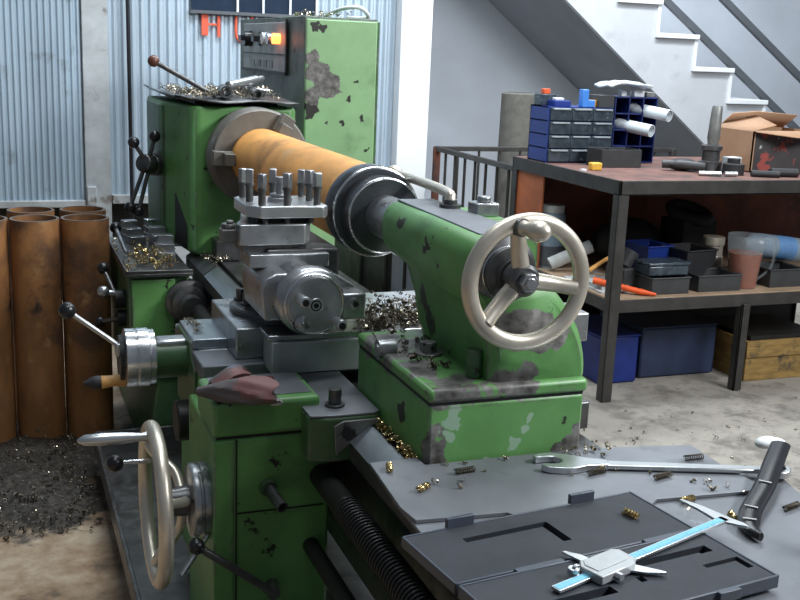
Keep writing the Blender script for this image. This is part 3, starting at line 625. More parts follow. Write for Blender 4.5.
# tool post
tp = thing('tool_post', 'four-way square steel tool post with eight upright clamp bolts on the compound slide', 'tool post', (-.25, .80, 1.089))
pb = B().prism([(-.315, .712), (-.165, .712), (-.152, .724), (-.152, .88), (-.165, .893), (-.33, .893), (-.343, .88), (-.343, .745)], 'z', 1.104, 1.132)
obj('top_plate', pb, m_satin, tp, .003)
obj('core', B().bb(-.315, -.185, .745, .86, 1.0895, 1.104), m_dark, tp)
obj('lower_bolt_row', B().cyl((-.30, .73, 1.0895), (-.30, .73, 1.104), .006).cyl((-.248, .73, 1.0895), (-.248, .73, 1.104), .006).cyl((-.19, .73, 1.0895), (-.19, .73, 1.104), .006), m_steeldk, tp)
k = 0
for ix, x in enumerate((-.308, -.248, -.176)):
    for iy, y in enumerate((.732, .80, .872)):
        if ix == 1 and iy == 1: continue
        k += 1; h = (.0, .004, -.003, .002, -.004, .003, .001, -.006)[k-1]
        if (ix, iy) == (0, 1): x = -.322
        bt = B().cyl((x, y, 1.132), (x, y, 1.168+h), .0088, n=16).cyl((x, y, 1.166+h), (x, y, 1.171+h), .0118, n=16)
        bo_ = obj('clamp_bolt', bt, m_steeldk, tp)
        obj('bolt_head', B().box((x, y, 1.188+h), (.0175, .0175, .034), rz(.3+.5*k)), m_steel, bo_, .0025)
obj('centre_nut', B().cyl((-.248, .80, 1.132), (-.248, .80, 1.142), .03).cyl((-.248, .80, 1.142), (-.248, .80, 1.150), .024).cyl((-.248, .80, 1.150), (-.248, .80, 1.185), .010).cyl((-.248, .80, 1.178), (-.248, .80, 1.19), .013), m_steel, tp, .001)
solo('cutting_tool', B().bb(-.19, -.10, .84, .858, 1.090, 1.1035), m_rustedge, (-.15, .85, 1.09), 'small brown tool bit clamped under the right side of the tool post', 'cutting tool', bev=.002)

# ------------------------------------------------------------------ swarf
def swarf(name, boxes, n, m, label, rr=(.006, .016), seed=1, zfun=None):
    rnd = random.Random(seed); d = B()
    for _ in range(n):
        x0, x1, y0, y1, z0, z1 = rnd.choice(boxes)
        x = rnd.uniform(x0, x1); y = rnd.uniform(y0, y1); z = z0 + (z1-z0)*rnd.random()**2
        R = rnd.uniform(*rr)*.45; L = rnd.uniform(.6, 2.2)*R*2; turns = rnd.uniform(.6, 2.2); A = Vector((rnd.uniform(-1, 1), rnd.uniform(-1, 1), rnd.uniform(-.3, .3))).normalized()
        u, v, w = frame(A); m_ = int(turns*7)+2; w2 = rnd.uniform(.0012, .0028); vs = []; fs = []
        o = Vector((x, y, z+R))
        for i in range(m_):
            t = i/(m_-1); an = 2*PI*turns*t; p = o + w*(t-.5)*L + (u*math.cos(an)+v*math.sin(an))*R
            vs += [p-w*w2, p+w*w2]
        for i in range(m_-1): fs.append((2*i, 2*i+1, 2*i+3, 2*i+2))
        d.faces(vs, fs)
    loc = Vector(((boxes[0][0]+boxes[0][1])/2, (boxes[0][2]+boxes[0][3])/2, boxes[0][4]))
    return solo(name, d, m, loc, label, 'metal shavings', kind='stuff')
m_chip = surf('steel_chips', (.38, .33, .25), .25, .9, .3, 40)
m_chipdk = surf('blackened_chips', (.10, .08, .055), .4, .6, .6, 40)
m_sw = surf('dark_swarf_mound', (.05, .042, .034), .6, .3, .8, 60, None, [((.20, .19, .17), .60, 70, .05), ((.17, .12, .075), .56, 5, .1)], 1.0)
def mound(cx, cy_, rx_, ry_, h, seed, n=40):
    rnd = random.Random(seed); d = B(); vs = []; fs = []
    ph = [rnd.uniform(0, 6) for _ in range(6)]
    for i in range(n+1):
        for j in range(n+1):
            x = -1+2*i/n; y = -1+2*j/n; r = math.hypot(x, y)
            ang_ = math.atan2(y, x); r = r*(1.34+.16*math.sin(3*ang_+ph[2])+.10*math.sin(5*ang_+ph[3])+.06*math.sin(9*ang_+ph[4])); z = h*max(0, 1-r**2)*(1+.35*math.sin(5*x+ph[0])*math.sin(6*y+ph[1])) + (.012*h/.08)*rnd.random()*(1 if r < 1.05 else 0) - .002*(r >= 1)
            vs.append((cx+x*rx_, cy_+y*ry_, z+.001))
    for i in range(n):
        for j in range(n):
            p = i*(n+1)+j
            if max(vs[p][2], vs[p+1][2], vs[p+n+1][2], vs[p+n+2][2]) > .0005: fs.append((p, p+1, p+n+2, p+n+1))
    return d.faces(vs, fs)
solo('swarf_heap', mound(-.86, 2.02, .42, .50, .045, 3, 90), m_sw, (-.78, 2.02, 0), 'dark heap of metal swarf on the floor at the foot of the rusty pipes', 'metal shavings', kind='stuff')
swarf('floor_chips', [(-1.1, -.62, 1.72, 2.28, .03, .07), (-1.1, -.62, 1.5, 1.9, .003, .02)], 420, m_chipdk, 'loose glinting chips scattered over the dark heap before the rusty pipes', (.006, .018), 4)
swarf('heap_glints', [(-1.08, -.64, 1.75, 2.28, .03, .06), (-1.08, -.64, 1.6, 2.0, .004, .03)], 160, m_chip, 'bright curls glinting on the dark floor heap before the rusty pipes', (.004, .012), 14)
swarf('tray_chips', [(-.47, -.27, 2.0, 2.6, .713, .722), (-.42, -.3, 2.1, 2.4, .713, .735)], 150, m_brass, 'brassy chips strewn on the tray on top of the feed gearbox', (.008, .02), 5)
swarf('slide_chips', [(-.11, .06, .58, .72, .853, .866), (-.06, .1, .62, .78, .853, .88)], 120, m_chip, 'heap of curly steel chips on the cross slide below the pipe centre', (.005, .012), 6)
swarf('slide_dark_chips', [(-.09, .1, .60, .72, .853, .875), (-.06, .1, .64, .80, .853, .90)], 420, m_chipdk, 'dark brown tangled turnings piled on the cross slide behind the compound dial', (.005, .013), 16)
swarf('way_chips', [(-.17, -.15, .09, .34, .732, .744)], 130, m_brass, 'gold chips packed along the bed way beside the tailstock base', (.003, .008), 7)
swarf('ledge_chips', [(-.14, -.02, .16, .45, .888, .893)], 45, m_chipdk, 'fine dark spring-like turnings on the tailstock ledge', (.006, .012), 8)
swarf('bed_chips', [(-.2, -.12, 2.0, 2.15, .735, .75)], 30, m_chip, 'small bright chips on the bed near the headstock foot', (.008, .02), 9)
swarf('bridge_chips', [(-.45, -.42, .86, .98, .801, .806)], 12, m_chip, 'few steel curls on the slide cover beside the cross slide dial', (.008, .016), 10)
swarf('cabinet_chips', [(.29, .5, 2.5, 2.9, 1.617, 1.62)], 30, m_chip, 'chips and scraps on top of the electrical cabinet', (.008, .025), 11)
solo('cable_loop', B().tube(catmull([(.43, 2.75, 1.622), (.46, 2.6, 1.65), (.52, 2.55, 1.655), (.57, 2.6, 1.62), (.55, 2.8, 1.622)]), .008), m_white, (.5, 2.6, 1.617), 'white cable loop lying on top of the green cabinet', 'cable')

# headstock top tray with tools
ht = thing('sheet_tray', 'dark bent sheet metal tray full of chips on top of the headstock', 'tray', (-.08, 2.5, 1.28))
tb = B(); n = 10
vs = []; fs = []
for i in range(n+1):
    x = -.29 + .46*i/n
    for j in range(n+1):
        y = 2.16 + .78*j/n
        z = 1.294 + .012*math.sin(i*1.1+j*.7)*.3 + (.02 if i == 0 else 0)*(.4+.6*j/n)
        vs.append((x + (.02*(1-j/n) if i == 0 else 0), y + (.018*math.sin(i*1.3) if j == 0 else 0) + (.10*max(0, 1-i/3.) if j == 0 else 0), z))
for i in range(n):
    for j in range(n):
        p = i*(n+1)+j; fs.append((p, p+n+1, p+n+2, p+1))
tb.faces(vs, fs)
to = obj('sheet', tb, m_steeldk, ht); sm = to.modifiers.new('thick', 'SOLIDIFY'); sm.thickness = .006
obj('support', B().bb(-.19, .12, 2.3, 2.85, 1.272, 1.291), m_dark, ht)
swarf('headstock_chips', [(-.23, .13, 2.25, 2.80, 1.299, 1.318), (-.24, .0, 2.3, 2.86, 1.299, 1.31)], 420, m_chip, 'bright curly chips heaped in the tray on the headstock', (.008, .022), 12)
solo('steel_bar', B().cyl((-.055, 2.36, 1.340), (.075, 2.46, 1.362), .017).cyl((.075, 2.46, 1.362), (.105, 2.483, 1.367), .012), m_satin, (0, 2.4, 1.31), 'thick pale steel bar lying raised on the headstock tray, nearest the cabinet', 'steel bar', 'tools in the headstock tray', bev=.002)
solo('steel_bar', B().cyl((-.04, 2.48, 1.335), (.12, 2.42, 1.318), .010), m_steel, (.1, 2.45, 1.31), 'thinner grey bar sloping down under the thick bar on the headstock tray', 'steel bar', 'tools in the headstock tray')
for x, y, r_, lb in ((-.085, 2.27, .022, 'larger dark tube end facing out at the left of the headstock tray'), (.03, 2.26, .017, 'smaller dark tube end facing out at the middle of the headstock tray')):
    solo('steel_tube', B().pipe((x, y-.03, 1.300+r_), (x+.02, y+.14, 1.300+r_), r_, r_*.7, 24), m_steeldk, (x, y, 1.3), lb, 'tube', 'tools in the headstock tray')
# spare jaws on gearbox tray
for i, (x, y, z, t, lb) in enumerate(((-.295, 2.62, .712, .15, 'spare stepped chuck jaw nearest the headstock, farthest back on the gearbox tray'), (-.385, 2.60, .712, .2, 'spare stepped chuck jaw at the back left of the gearbox tray'),
                          (-.30, 2.44, .712, .1, 'spare stepped chuck jaw in the middle of the gearbox tray'), (-.305, 2.26, .712, -.12, 'spare stepped chuck jaw nearest the camera on the gearbox tray'))):
    R = rz(t); d = B()
    for k_, (l_, h_) in enumerate(((.135, .03), (.09, .055), (.046, .08))):
        d.box(Vector((x, y, z+h_/2)) + R @ Vector((0, (.135-l_)/2, 0)), (.062-.002*k_, l_-.001*k_, h_), R)
    solo('chuck_jaw', d, m_bright if i < 1 else m_steel, (x, y, z), lb, 'chuck jaw', 'spare chuck jaws on the gearbox tray', bev=.002)

# rag on the apron lid
rg = thing('rag', 'stiff rolled rag, reddish and blue stained, lying on the apron lid', 'rag', (-.43, .42, .785))
rings = []
A0 = Vector((-.515, .412, .800)); A1 = Vector((-.372, .345, .812))
w = (A1-A0).normalized(); side = Vector((0, 0, 1)).cross(w).normalized(); upv = w.cross(side)
rr_ = random.Random(2)
for i in range(13):
    t = i/12; cpt = A0.lerp(A1, t); hw_ = .010 + .042*t**.8; hh_ = .008 + .018*math.sin(min(1, t*1.15)*PI*.62)
    ring_ = []
    for k in range(28):
        an = 2*PI*k/28; f_ = 1 + .10*math.sin(3*an+t*5) + .06*math.sin(7*an-t*9)
        ring_.append(cpt + side*hw_*math.cos(an)*f_ + upv*(hh_*math.sin(an)*f_) + w*(.010*math.sin(4*an)*(t > .95) - .018*math.cos(an)*t))
    rings.append(ring_)
cn = obj('roll', B().loft(rings), m_rag, rg)
e_ = B(); e_.tube(catmull([rings[-1][k] + w*.002 for k in (14, 17, 20, 23)], 4), [.003]*4+[.005]*5+[.002]*4, 8)
obj('torn_hem', e_, m_cloth2, cn)['label'] = 'pale torn hem'
fr = []
for i in range(8):
    t = i/7; cpt = Vector((-.475+.075*t, .455+.02*t, .797+.022*math.sin(t*2.4)))
    fr.append([cpt + Vector((.008*math.sin(3*2*PI*k/16), .034*math.cos(2*PI*k/16)*(1-.6*abs(t-.5)), .011*math.sin(2*PI*k/16)*(1+.3*math.sin(5*t+k)))) for k in range(16)])
obj('fold', B().loft(fr), m_rag, rg)

# rusty pipes standing on the floor
pp = thing('rusty_pipe', 'x', 'pipe', (0, 0, 0), 'rusty pipes standing by the gearbox')
obj('tube', B().pipe((0, 0, 0), (0, 0, .84), .087, .077, 56), m_rust, pp)
obj('cut_rim', B().pipe((0, 0, .839), (0, 0, .842), .0865, .0775, 56), m_rustedge, pp)
spots = [(-.580, 2.42, 'rusty brown pipe standing on the floor against the gearbox, front row right'), (-.758, 2.42, 'rusty brown pipe standing in the front row, second from the gearbox'),
         (-.938, 2.43, 'rusty brown pipe cut by the left edge of the picture, front row'), (-.572, 2.63, 'rusty pipe of the back row whose rim shows behind the pipe nearest the gearbox'), (-.765, 2.63, 'rusty pipe of the back row, whose rim shows behind the second front pipe')]
for i, (x, y, lb) in enumerate(spots):
    if i == 0: pp.location = (x, y, 0); pp['label'] = lb
    else: dup(pp, (x, y, 0), i*1.3, lb)

# ------------------------------------------------------------------ plates, case and tools on the bed end
pa = B().prism([(-.252, .088), (-.157, .09), (-.155, .052), (.19, .05), (.405, .012), (.40, -.095), (.411, -.218), (.183, -.20), (.05, -.30), (-.02, -.30), (-.099, -.179), (-.259, -.167), (-.266, -.112)], 'z', .7375, .7445)
solo('steel_plate', pa, m_plate, (0, 0, .7375), 'upper grey sheet plate on the bed end, under the big spanner', 'steel plate', 'steel plates on the bed end', bev=.001)
pb_ = B().prism([(-.26, -.06), (.20, -.02), (.50, -.12), (.43, -.36), (.28, -.56), (-.20, -.56), (-.262, -.20)], 'z', .7305, .737)
solo('steel_plate', pb_, m_plate, (.1, -.3, .7305), 'lower grey sheet plate under the black caliper case', 'steel plate', 'steel plates on the bed end', bev=.001)
# case : local x along hinge, y away
CR = .127
cs = thing('caliper_case', 'open black foam-lined caliper case lying on the steel plate', 'tool case', (0, 0, 0))
def tray_half(y0, y1, h, holes):
    d = B(); Lx = .452
    xs = sorted({0, .006, Lx-.006, Lx} | {q for hh in holes for q in (hh[0], hh[1])}); ys = sorted({y0, y0+.005, y1-.005, y1} | {q for hh in holes for q in (hh[2], hh[3])})
    return d, xs, ys
def shell(name, y0, y1, h, parent):
    d = B(); L = .452
    d.bb(0, L, y0, y1, 0, .003); d.bb(0, .004, y0, y1, 0, h); d.bb(L-.004, L, y0, y1, 0, h); d.bb(0, L, y0, y0+.004, 0, h); d.bb(0, L, y1-.004, y1, 0, h)
    return obj(name, d, m_casepl, parent, .001)
def foam(y0, y1, h, holes, parent, deep):
    """slab of foam with rectangular pockets cut as a grid"""
    L = .452; x0, x1 = .004, L-.004; y0 += .004; y1 -= .004
    xs = sorted({x0, x1} | {q for hh in holes for q in hh[:2]}); ys = sorted({y0, y1} | {q for hh in holes for q in hh[2:]})
    d = B(); V = {}
    def inh(xa, ya): return any(hh[0] < xa < hh[1] and hh[2] < ya < hh[3] for hh in holes)
    bm = d.bm
    def vert(x, y, z):
        kx = (round(x, 5), round(y, 5), round(z, 5))
        if kx not in V: V[kx] = bm.verts.new(kx)
        return V[kx]
    nx, ny = len(xs)-1, len(ys)-1
    zc = lambda i, j: (h-deep if inh((xs[i]+xs[i+1])/2, (ys[j]+ys[j+1])/2) else h) if 0 <= i < nx and 0 <= j < ny else .003
    for i in range(nx):
        for j in range(ny):
            z = zc(i, j); bm.faces.new([vert(xs[i], ys[j], z), vert(xs[i+1], ys[j], z), vert(xs[i+1], ys[j+1], z), vert(xs[i], ys[j+1], z)])
    for i in range(nx+1):
        for j in range(ny):
            za, zb = zc(i-1, j), zc(i, j)
            if za != zb: bm.faces.new([vert(xs[i], ys[j], za), vert(xs[i], ys[j+1], za), vert(xs[i], ys[j+1], zb), vert(xs[i], ys[j], zb)])
    for j in range(ny+1):
        for i in range(nx):
            za, zb = zc(i, j-1), zc(i, j)
            if za != zb: bm.faces.new([vert(xs[i], ys[j], za), vert(xs[i+1], ys[j], za), vert(xs[i+1], ys[j], zb), vert(xs[i], ys[j], zb)])
    return obj('foam', d, m_foam, parent)
lid = shell('lid', .003, .168, .018, cs)
foam(.003, .168, .0165, [(.085, .243, .112, .126), (.227, .243, .056, .112)], lid, .012)
bs_ = shell('base', -.168, -.003, .020, cs)
foam(-.168, -.003, .0185, [(.21, .42, -.062, -.046), (.395, .42, -.066, -.046), (.37, .44, -.105, -.095), (.428, .44, -.13, -.105), (.05, .2, -.11, -.09), (.25, .262, -.10, -.085)], bs_, .013)
for x in (.10, .34):
    obj('hinge', B().bb(x, x+.085, -.006, .006, .012, .0205), m_casepl, cs, .001)
    obj('latch', B().bb(x-.02, x+.03, .164, .172, .004, .033), m_casepl, cs, .001)
obj('latch', B().bb(.33, .37, -.175, -.166, .004, .02), m_casepl, cs, .001)
# cut mark around the lid pocket is a recess already
cs.location = (-.296, -.418, .7448); cs.rotation_euler = (0, 0, CR)
# caliper
cl = thing('digital_caliper', 'long steel caliper with pale blue scale lying across the open black case', 'caliper', (0, 0, 0))
obj('beam', B().bb(-.09, .316, -.0085, .0085, 0, .0045), m_satin, cl, .0006)
obj('scale_strip', B().bb(.068, .305, -.006, .0062, .0045, .0051), m_scale, cl)['label'] = 'pale blue graduated strip'
obj('scale_strip', B().bb(-.088, -.022, -.006, .0062, .0045, .0051), m_scale, cl)
tk = B()
for i in range(33): tk.bb(.07+i*.007, .0706+i*.007, -.0055, -.0055+(.006 if i % 5 == 0 else .0035), .0051, .0053)
obj('graduations', tk, m_grey, cl)
tx = B()   # raised word strokes on the strip end, a few light bars
obj('slider', B().prism([(-.022, -.026), (.05, -.026), (.066, -.016), (.068, .019), (.058, .026), (-.012, .026), (-.024, .014)], 'z', -.002, .0125), m_slider, cl, .002)
obj('cover', B().prism([(-.014, -.012), (.05, -.012), (.058, -.006), (.06, .02), (-.008, .022), (-.016, .012)], 'z', .0125, .0138), m_slider, cl, .0005)
obj('thumb_screw', B().cyl((.01, -.026, .006), (.01, -.036, .006), .006).cyl((-.03, .012, .008), (-.03, .018, .008), .009), m_steel, cl, .0006)
obj('depth_wheel', B().cyl((-.034, .017, .003), (-.034, .017, .012), .009), m_satin, cl, .001)
obj('inner_jaw', B().prism([(.005, .024), (.022, .024), (.019, .05), (.008, .072), (.003, .072)], 'z', .001, .004), m_satin, cl)
obj('outer_jaw', B().prism([(.04, -.024), (.062, -.018), (.082, -.058), (.079, -.062), (.056, -.044)], 'z', .001, .004), m_satin, cl)
hd = B().prism([(.300, -.008), (.324, -.008), (.326, .05), (.320, .088), (.314, .090), (.310, .05), (.300, .012)], 'z', 0, .0045); hd.prism([(.304, -.008), (.324, -.008), (.326, -.026), (.322, -.040), (.318, -.040), (.310, -.02)], 'z', 0, .0045)
obj('head_jaws', hd, m_satin, cl, .0006)
ang = math.atan2(-.356+.485, .205+.177)
cl.location = (-.087, -.450, .7665); cl.rotation_euler = (0, 0, ang)
# spanner
sp = thing('open_end_spanner', 'large silver open-ended spanner lying on the grey steel plate', 'spanner', (0, 0, 0))
def outline():
    pts = []
    pts += [(.09, .011), (.05, .020), (.02, .033), (-.012, .038), (-.035, .034), (-.05, .022)]          # upper jaw outside to tip
    pts += [(-.046, .010), (-.028, .017), (-.010, .018), (.002, .008), (.003, -.004), (-.006, -.013), (-.022, -.016), (-.036, -.016)]
    pts += [(-.040, -.026), (-.025, -.036), (.0, -.038), (.025, -.032), (.05, -.018), (.09, -.011)]
    return pts
obj('jaw', B().prism(outline(), 'z', 0, .013), m_satin, sp, .002)
obj('shank', B().prism([(.085, .0135), (.30, .0115), (.39, .0115), (.39, -.0115), (.30, -.0115), (.085, -.0135)], 'z', .002, .011), m_satin, sp, .003)
obj('ring_end', B().pipe((.408, 0, 0), (.408, 0, .013), .027, .016, 36), m_satin, sp, .002)
sp.location = (.088, -.024, .745); sp.rotation_euler = (0, 0, math.atan2(-.14, .39))
# knife handle
kn = thing('utility_knife', 'black curved knife handle with three pale bands on the plate edge', 'knife', (.40, -.24, .74))
kp = [(.54, -.09, .770), (.46, -.165, .766), (.385, -.235, .760), (.30, -.305, .753), (.262, -.352, .750), (.258, -.385, .7475)]
kc = catmull(kp, 4); d = B(); rings = []
for i, p in enumerate(kc):
    t = i/(len(kc)-1); dirv = (kc[min(i+1, len(kc)-1)]-kc[max(i-1, 0)]).normalized(); sd_ = dirv.cross(Vector((0, 0, 1))).normalized(); wdt = .019*(1-.72*max(0, (t-.72)/.28)); hh = .0075
    rings.append([p + sd_*wdt*math.cos(2*PI*k/14) + Vector((0, 0, 1))*hh*math.sin(2*PI*k/14) for k in range(14)])
ko = obj('handle', d.loft(rings), m_black, kn)
for fr_ in (.42, .60, .78):
    i = int(fr_*(len(kc)-1)); p = kc[i]; dv = (kc[i+1]-kc[i-1]).normalized()
    q = dv.to_track_quat('X', 'Z').to_matrix()
    obj('band', B().box(p+Vector((0, 0, .0088)), (.004, .022, .0015), q), m_cloth2, ko)
solo('red_bottle', B().rev([(.012, 0), (.016, .01), (.015, .06), (.017, .09), (.010, .10)], (.325, -.46, .738), (.35, .3, .9), 24), m_redpl, (.33, -.45, .74), 'red plastic bottle standing at the right edge of the steel plate', 'bottle')
solo('cotton_wad', B().sph((.545, -.045, .757), .021, (1.3, .8, .6)).sph((.565, -.05, .755), .016, (1.2, 1, .7)), m_white, (.55, -.045, .745), 'white crumpled wad at the right behind the black knife', 'rag')
# curls of brass and dark springs lying on plates
def helix(c_, ax, R, pitch, turns, r):
    u, v, w = frame(ax); n = int(turns*10)
    return B().tube([Vector(c_) + w*(pitch*i/10) + (u*math.cos(2*PI*i/10)+v*math.sin(2*PI*i/10))*R for i in range(n)], r, 5)
CUR = [((398, 473), (.3, 1), 'brass curl on the upper plate nearest the bed way and tailstock'), ((421, 499), (1, .6), 'brass curl at the left corner of the upper plate'),
       ((598, 475), (-.4, 1), 'brass curl touching the spanner shank near its jaw'), ((603, 528), (-.35, 1), 'brass curl on the foam of the case lid'),
       ((680, 500), (1, .2), 'brass curl beside the caliper tip and lid corner'), ((728, 513), (.3, 1), 'brass curl between the caliper tip and the black knife')]
camC = Vector((-0.87527, -1.655827, 1.49179))
CURXY = [(-.23, .04), (-.205, -.06), (.152, -.055), (.075, -.288), (.235, -.215), (.27, -.30)]
for i, ((px, dr_, lb), (x, y)) in enumerate(zip(CUR, CURXY)):
    z = (.7445 if i < 3 else .7613 if i == 3 else .737)
    v_ = Vector((dr_[0], dr_[1], 0)).normalized()
    solo('brass_curl', helix((x-.012*v_.x, y-.012*v_.y, z+.0065), v_, .0045, .0062, 5, .0022), m_brass, (x, y, z), lb, 'metal curl', 'brass curls on the plates')
SPR = [(-.10, -.005, (1, .1), 'dark spring-like turning on the plate just before the tailstock'), (.135, -.075, (1, .2), 'dark spring-like turning below the spanner shank near its jaw'), (.245, -.125, (1, .25), 'dark spring-like turning under the middle of the spanner'),
       (.36, -.06, (1, 0), 'dark spring-like turning on the floor side of the spanner'), (.40, -.29, (1, .3), 'dark spring-like turning beside the black knife tip')]
for x, y, dr_, lb in SPR:
    v_ = Vector((dr_[0], dr_[1], 0)).normalized(); z = .7445 if y > -.2 else .737
    solo('spring_turning', helix((x-.02*v_.x, y-.02*v_.y, z+.006), v_, .0048, .0042, 10, .0011), m_chipdk, (x, y, z), lb, 'metal turning', 'spring turnings on the plates')
swarf('plate_chips', [(.2, .45, -.3, -.05, .7445, .747), (-.2, .2, -.08, .04, .7447, .747), (.1, .22, .0, .045, .7447, .755)], 40, m_chip, 'scattered small chips over the steel plates', (.004, .010), 21)

# ------------------------------------------------------------------ WORKBENCH
wbn = thing('workbench', 'dark steel workbench with red-brown top, rust-red panels and lower shelf', 'workbench', (1.6, 2.23, 0))
BX0, BX1, BY0, BY1 = 1.60, 3.5, 2.225, 3.25
obj('top_board', B().bb(BX0+.01, BX1, BY0+.01, BY1, .975, .992), m_woodtop, wbn, .003)
fr = B().bb(BX0, BX1, BY0, BY0+.012, .928, .992).bb(BX0, BX0+.012, BY0, BY1, .928, .992).bb(BX0, BX1, BY0, BY0+.05, .928, .936).bb(BX0, BX1, BY1-.012, BY1, .928, .985)
obj('top_frame', fr, m_angle, wbn, .002)
def leg(x, y, sx, sy_, h): return B().bb(x, x+sx*.05, y, y+sy_*.008, 0, h).bb(x, x+sx*.008, y, y+sy_*.05, 0, h)
for x, y, sx, sy_ in ((BX0, BY0, 1, 1), (BX0, BY1, 1, -1), (BX1, BY0, -1, 1), (BX1, BY1, -1, -1)): obj('leg', leg(x, y, sx, sy_, .93), m_angle, wbn, .002)
obj('leg', B().bb(2.31, 2.355, BY0-.0, BY0+.01, 0, .42).bb(2.31, 2.32, BY0, BY0+.045, 0, .42), m_angle, wbn, .002)
obj('shelf_board', B().bb(BX0+.012, BX1-.01, BY0+.012, BY1-.02, .452, .470), m_shelf, wbn, .002)
obj('shelf_frame', B().bb(BX0, BX1, BY0+.009, BY0+.02, .408, .466).bb(BX0+.008, BX0+.018, BY0, BY1, .408, .462), m_angle, wbn, .002)
obj('back_panel', B().bb(BX0+.02, BX1, BY1-.03, BY1-.02, .47, .93), m_red, wbn)
obj('back_panel', B().bb(BX0+.02, BX1, BY1-.03, BY1-.02, .0, .44), m_dark, wbn)  # dark sheet added to shut out the light floor behind the under-bench shadow
obj('side_panel', B().bb(BX0+.012, BX0+.02, BY1-.32, BY1-.02, .47, .93), surf('orange_red_sheet', (.36, .10, .035), .6, 0, .35, 5, None, [((.12, .04, .02), .58, 5, .1)]), wbn)

# blue drawer organiser
Z = .992
og = thing('drawer_organizer', 'blue small-parts organizer with smoky clear drawers on the bench', 'drawer organizer', (1.62, 2.95, Z))
ox0, ox1, oy0, oy1, oz1 = 1.615, 1.975, 2.93, 3.12, Z+.27
d = B().bb(ox0, ox0+.006, oy0, oy1, Z, oz1).bb(ox1-.006, ox1, oy0, oy1, Z, oz1).bb(ox0, ox1, oy1-.006, oy1, Z, oz1)
for k_ in range(5): d.bb(ox0, ox1, oy0+.004, oy1, Z+.0+k_*.066, Z+.006+k_*.066)
obj('case', d, m_blue, og)
cw = (ox1-ox0-.012)/3
for r_ in range(4):
    for c_ in range(3):
        x0 = ox0+.008+c_*cw; z0 = Z+.008+r_*.066
        dw = obj('drawer', B().bb(x0, x0+cw-.0015, oy0-.012, oy1-.02, z0-.001, z0+.0595), m_clear, og, .003)
        obj('drawer_pull', B().bb(x0+.01, x0+cw-.014, oy0-.022, oy0-.010, z0+.049, z0+.0575), m_pull, dw, .002)
# blue cubby rack
ck = thing('cubby_rack', 'open dark blue cubby rack holding paper rolls, right of the clear drawers', 'storage rack', (1.98, 2.93, Z))
d = B(); kx0, kx1, kz1 = 1.98, 2.225, Z+.325
for x in (kx0, kx0+.08, kx0+.16, kx1-.006): d.bb(x, x+.006, oy0, oy1, Z, kz1)
for z in (Z, Z+.08, Z+.16, Z+.24, kz1-.006): d.bb(kx0, kx1, oy0, oy1, z, z+.006)
d.bb(kx0, kx1, oy1-.006, oy1, Z, kz1)
obj('rack', d, surf('navy_plastic', (.007, .02, .12), .45), ck, .001)
for i, (x, z, lb) in enumerate(((2.09, Z+.21, 'lower white paper roll, sticking out of the middle of the blue rack'), (2.185, Z+.285, 'upper white paper roll at the right end of the blue rack'))):
    dv = Vector((.45, -1, -.12)).normalized(); p0 = Vector((x-.05, 3.02, z-.018)); p1 = p0+dv*.22
    solo('paper_roll', B().pipe(p0, p1, .030, .026, 28).pipe(p0, p1-dv*.004, .018, .0165, 20), m_paper, p0, lb, 'paper roll', 'paper rolls in the blue rack')
for i, (x, y, w_, d_, z0, h_, m_, nm, lb, ct) in enumerate((
    (1.70, 3.0, .09, .1, oz1, .028, m_blue, 'blue_tray', 'small blue tray on the left end of the drawer organizer', 'tray'),
    (1.70, 3.0, .05, .03, oz1+.028, .012, m_white, 'white_clip', 'small white clip on the blue tray over the drawers', 'clip'),
    (1.93, 2.99, .09, .12, oz1, .06, m_greybin, 'clear_bin', 'smoky plastic bin on the organizer beside the blue rack', 'bin'),
    (1.66, 3.06, .08, .08, oz1, .055, m_clear, 'clear_bin', 'clear plastic bin with a red lid on the organizer left end', 'bin'),
    (1.655, 3.05, .035, .035, oz1+.055, .025, m_orange, 'small_box', 'small red and yellow piece on top of the clear bin', 'box'),
    (1.88, 2.97, .05, .04, oz1, .035, m_yellow, 'small_carton', 'small yellow carton on the drawer organizer', 'carton'),
    (2.06, 3.0, .03, .03, kz1, .035, m_white, 'white_box', 'small white box on the cubby rack under the papers', 'box'),
    (2.14, 2.99, .06, .04, kz1, .03, m_white, 'white_box', 'wider white box on the cubby rack under the papers', 'box'),
    (2.20, 3.0, .05, .08, kz1, .025, m_bare, 'metal_block', 'grey metal block on the right end of the cubby rack', 'block'))):
    solo(nm, B().bb(x-w_/2, x+w_/2, y-d_/2, y+d_/2, z0, z0+h_), m_, (x, y, z0), lb, ct, bev=.003)
solo('spray_nozzle', B().bb(1.795, 1.83, 2.93, 2.97, oz1, oz1+.085).bb(1.80, 1.87, 2.935, 2.965, oz1, oz1+.035), m_blue2, (1.81, 2.95, oz1), 'bright blue L-shaped plastic part standing on the drawer organizer', 'plastic part', bev=.004)
pg = B(); vs = []; fs = []
for i in range(9):
    for j in range(5):
        t = i/8; vs.append((1.93+.24*t, 2.90+.16*j/4, kz1+.052+.022*math.sin(t*PI)+.006*math.sin(j*1.7+i)))
for i in range(8):
    for j in range(4): fs.append((i*5+j, i*5+5+j, i*5+6+j, i*5+1+j))
po = solo('loose_papers', pg.faces(vs, fs), m_paper, (2.05, 2.95, kz1), 'crumpled white papers lying on top of the blue cubby rack', 'papers'); po.modifiers.new('thick', 'SOLIDIFY').thickness = .01
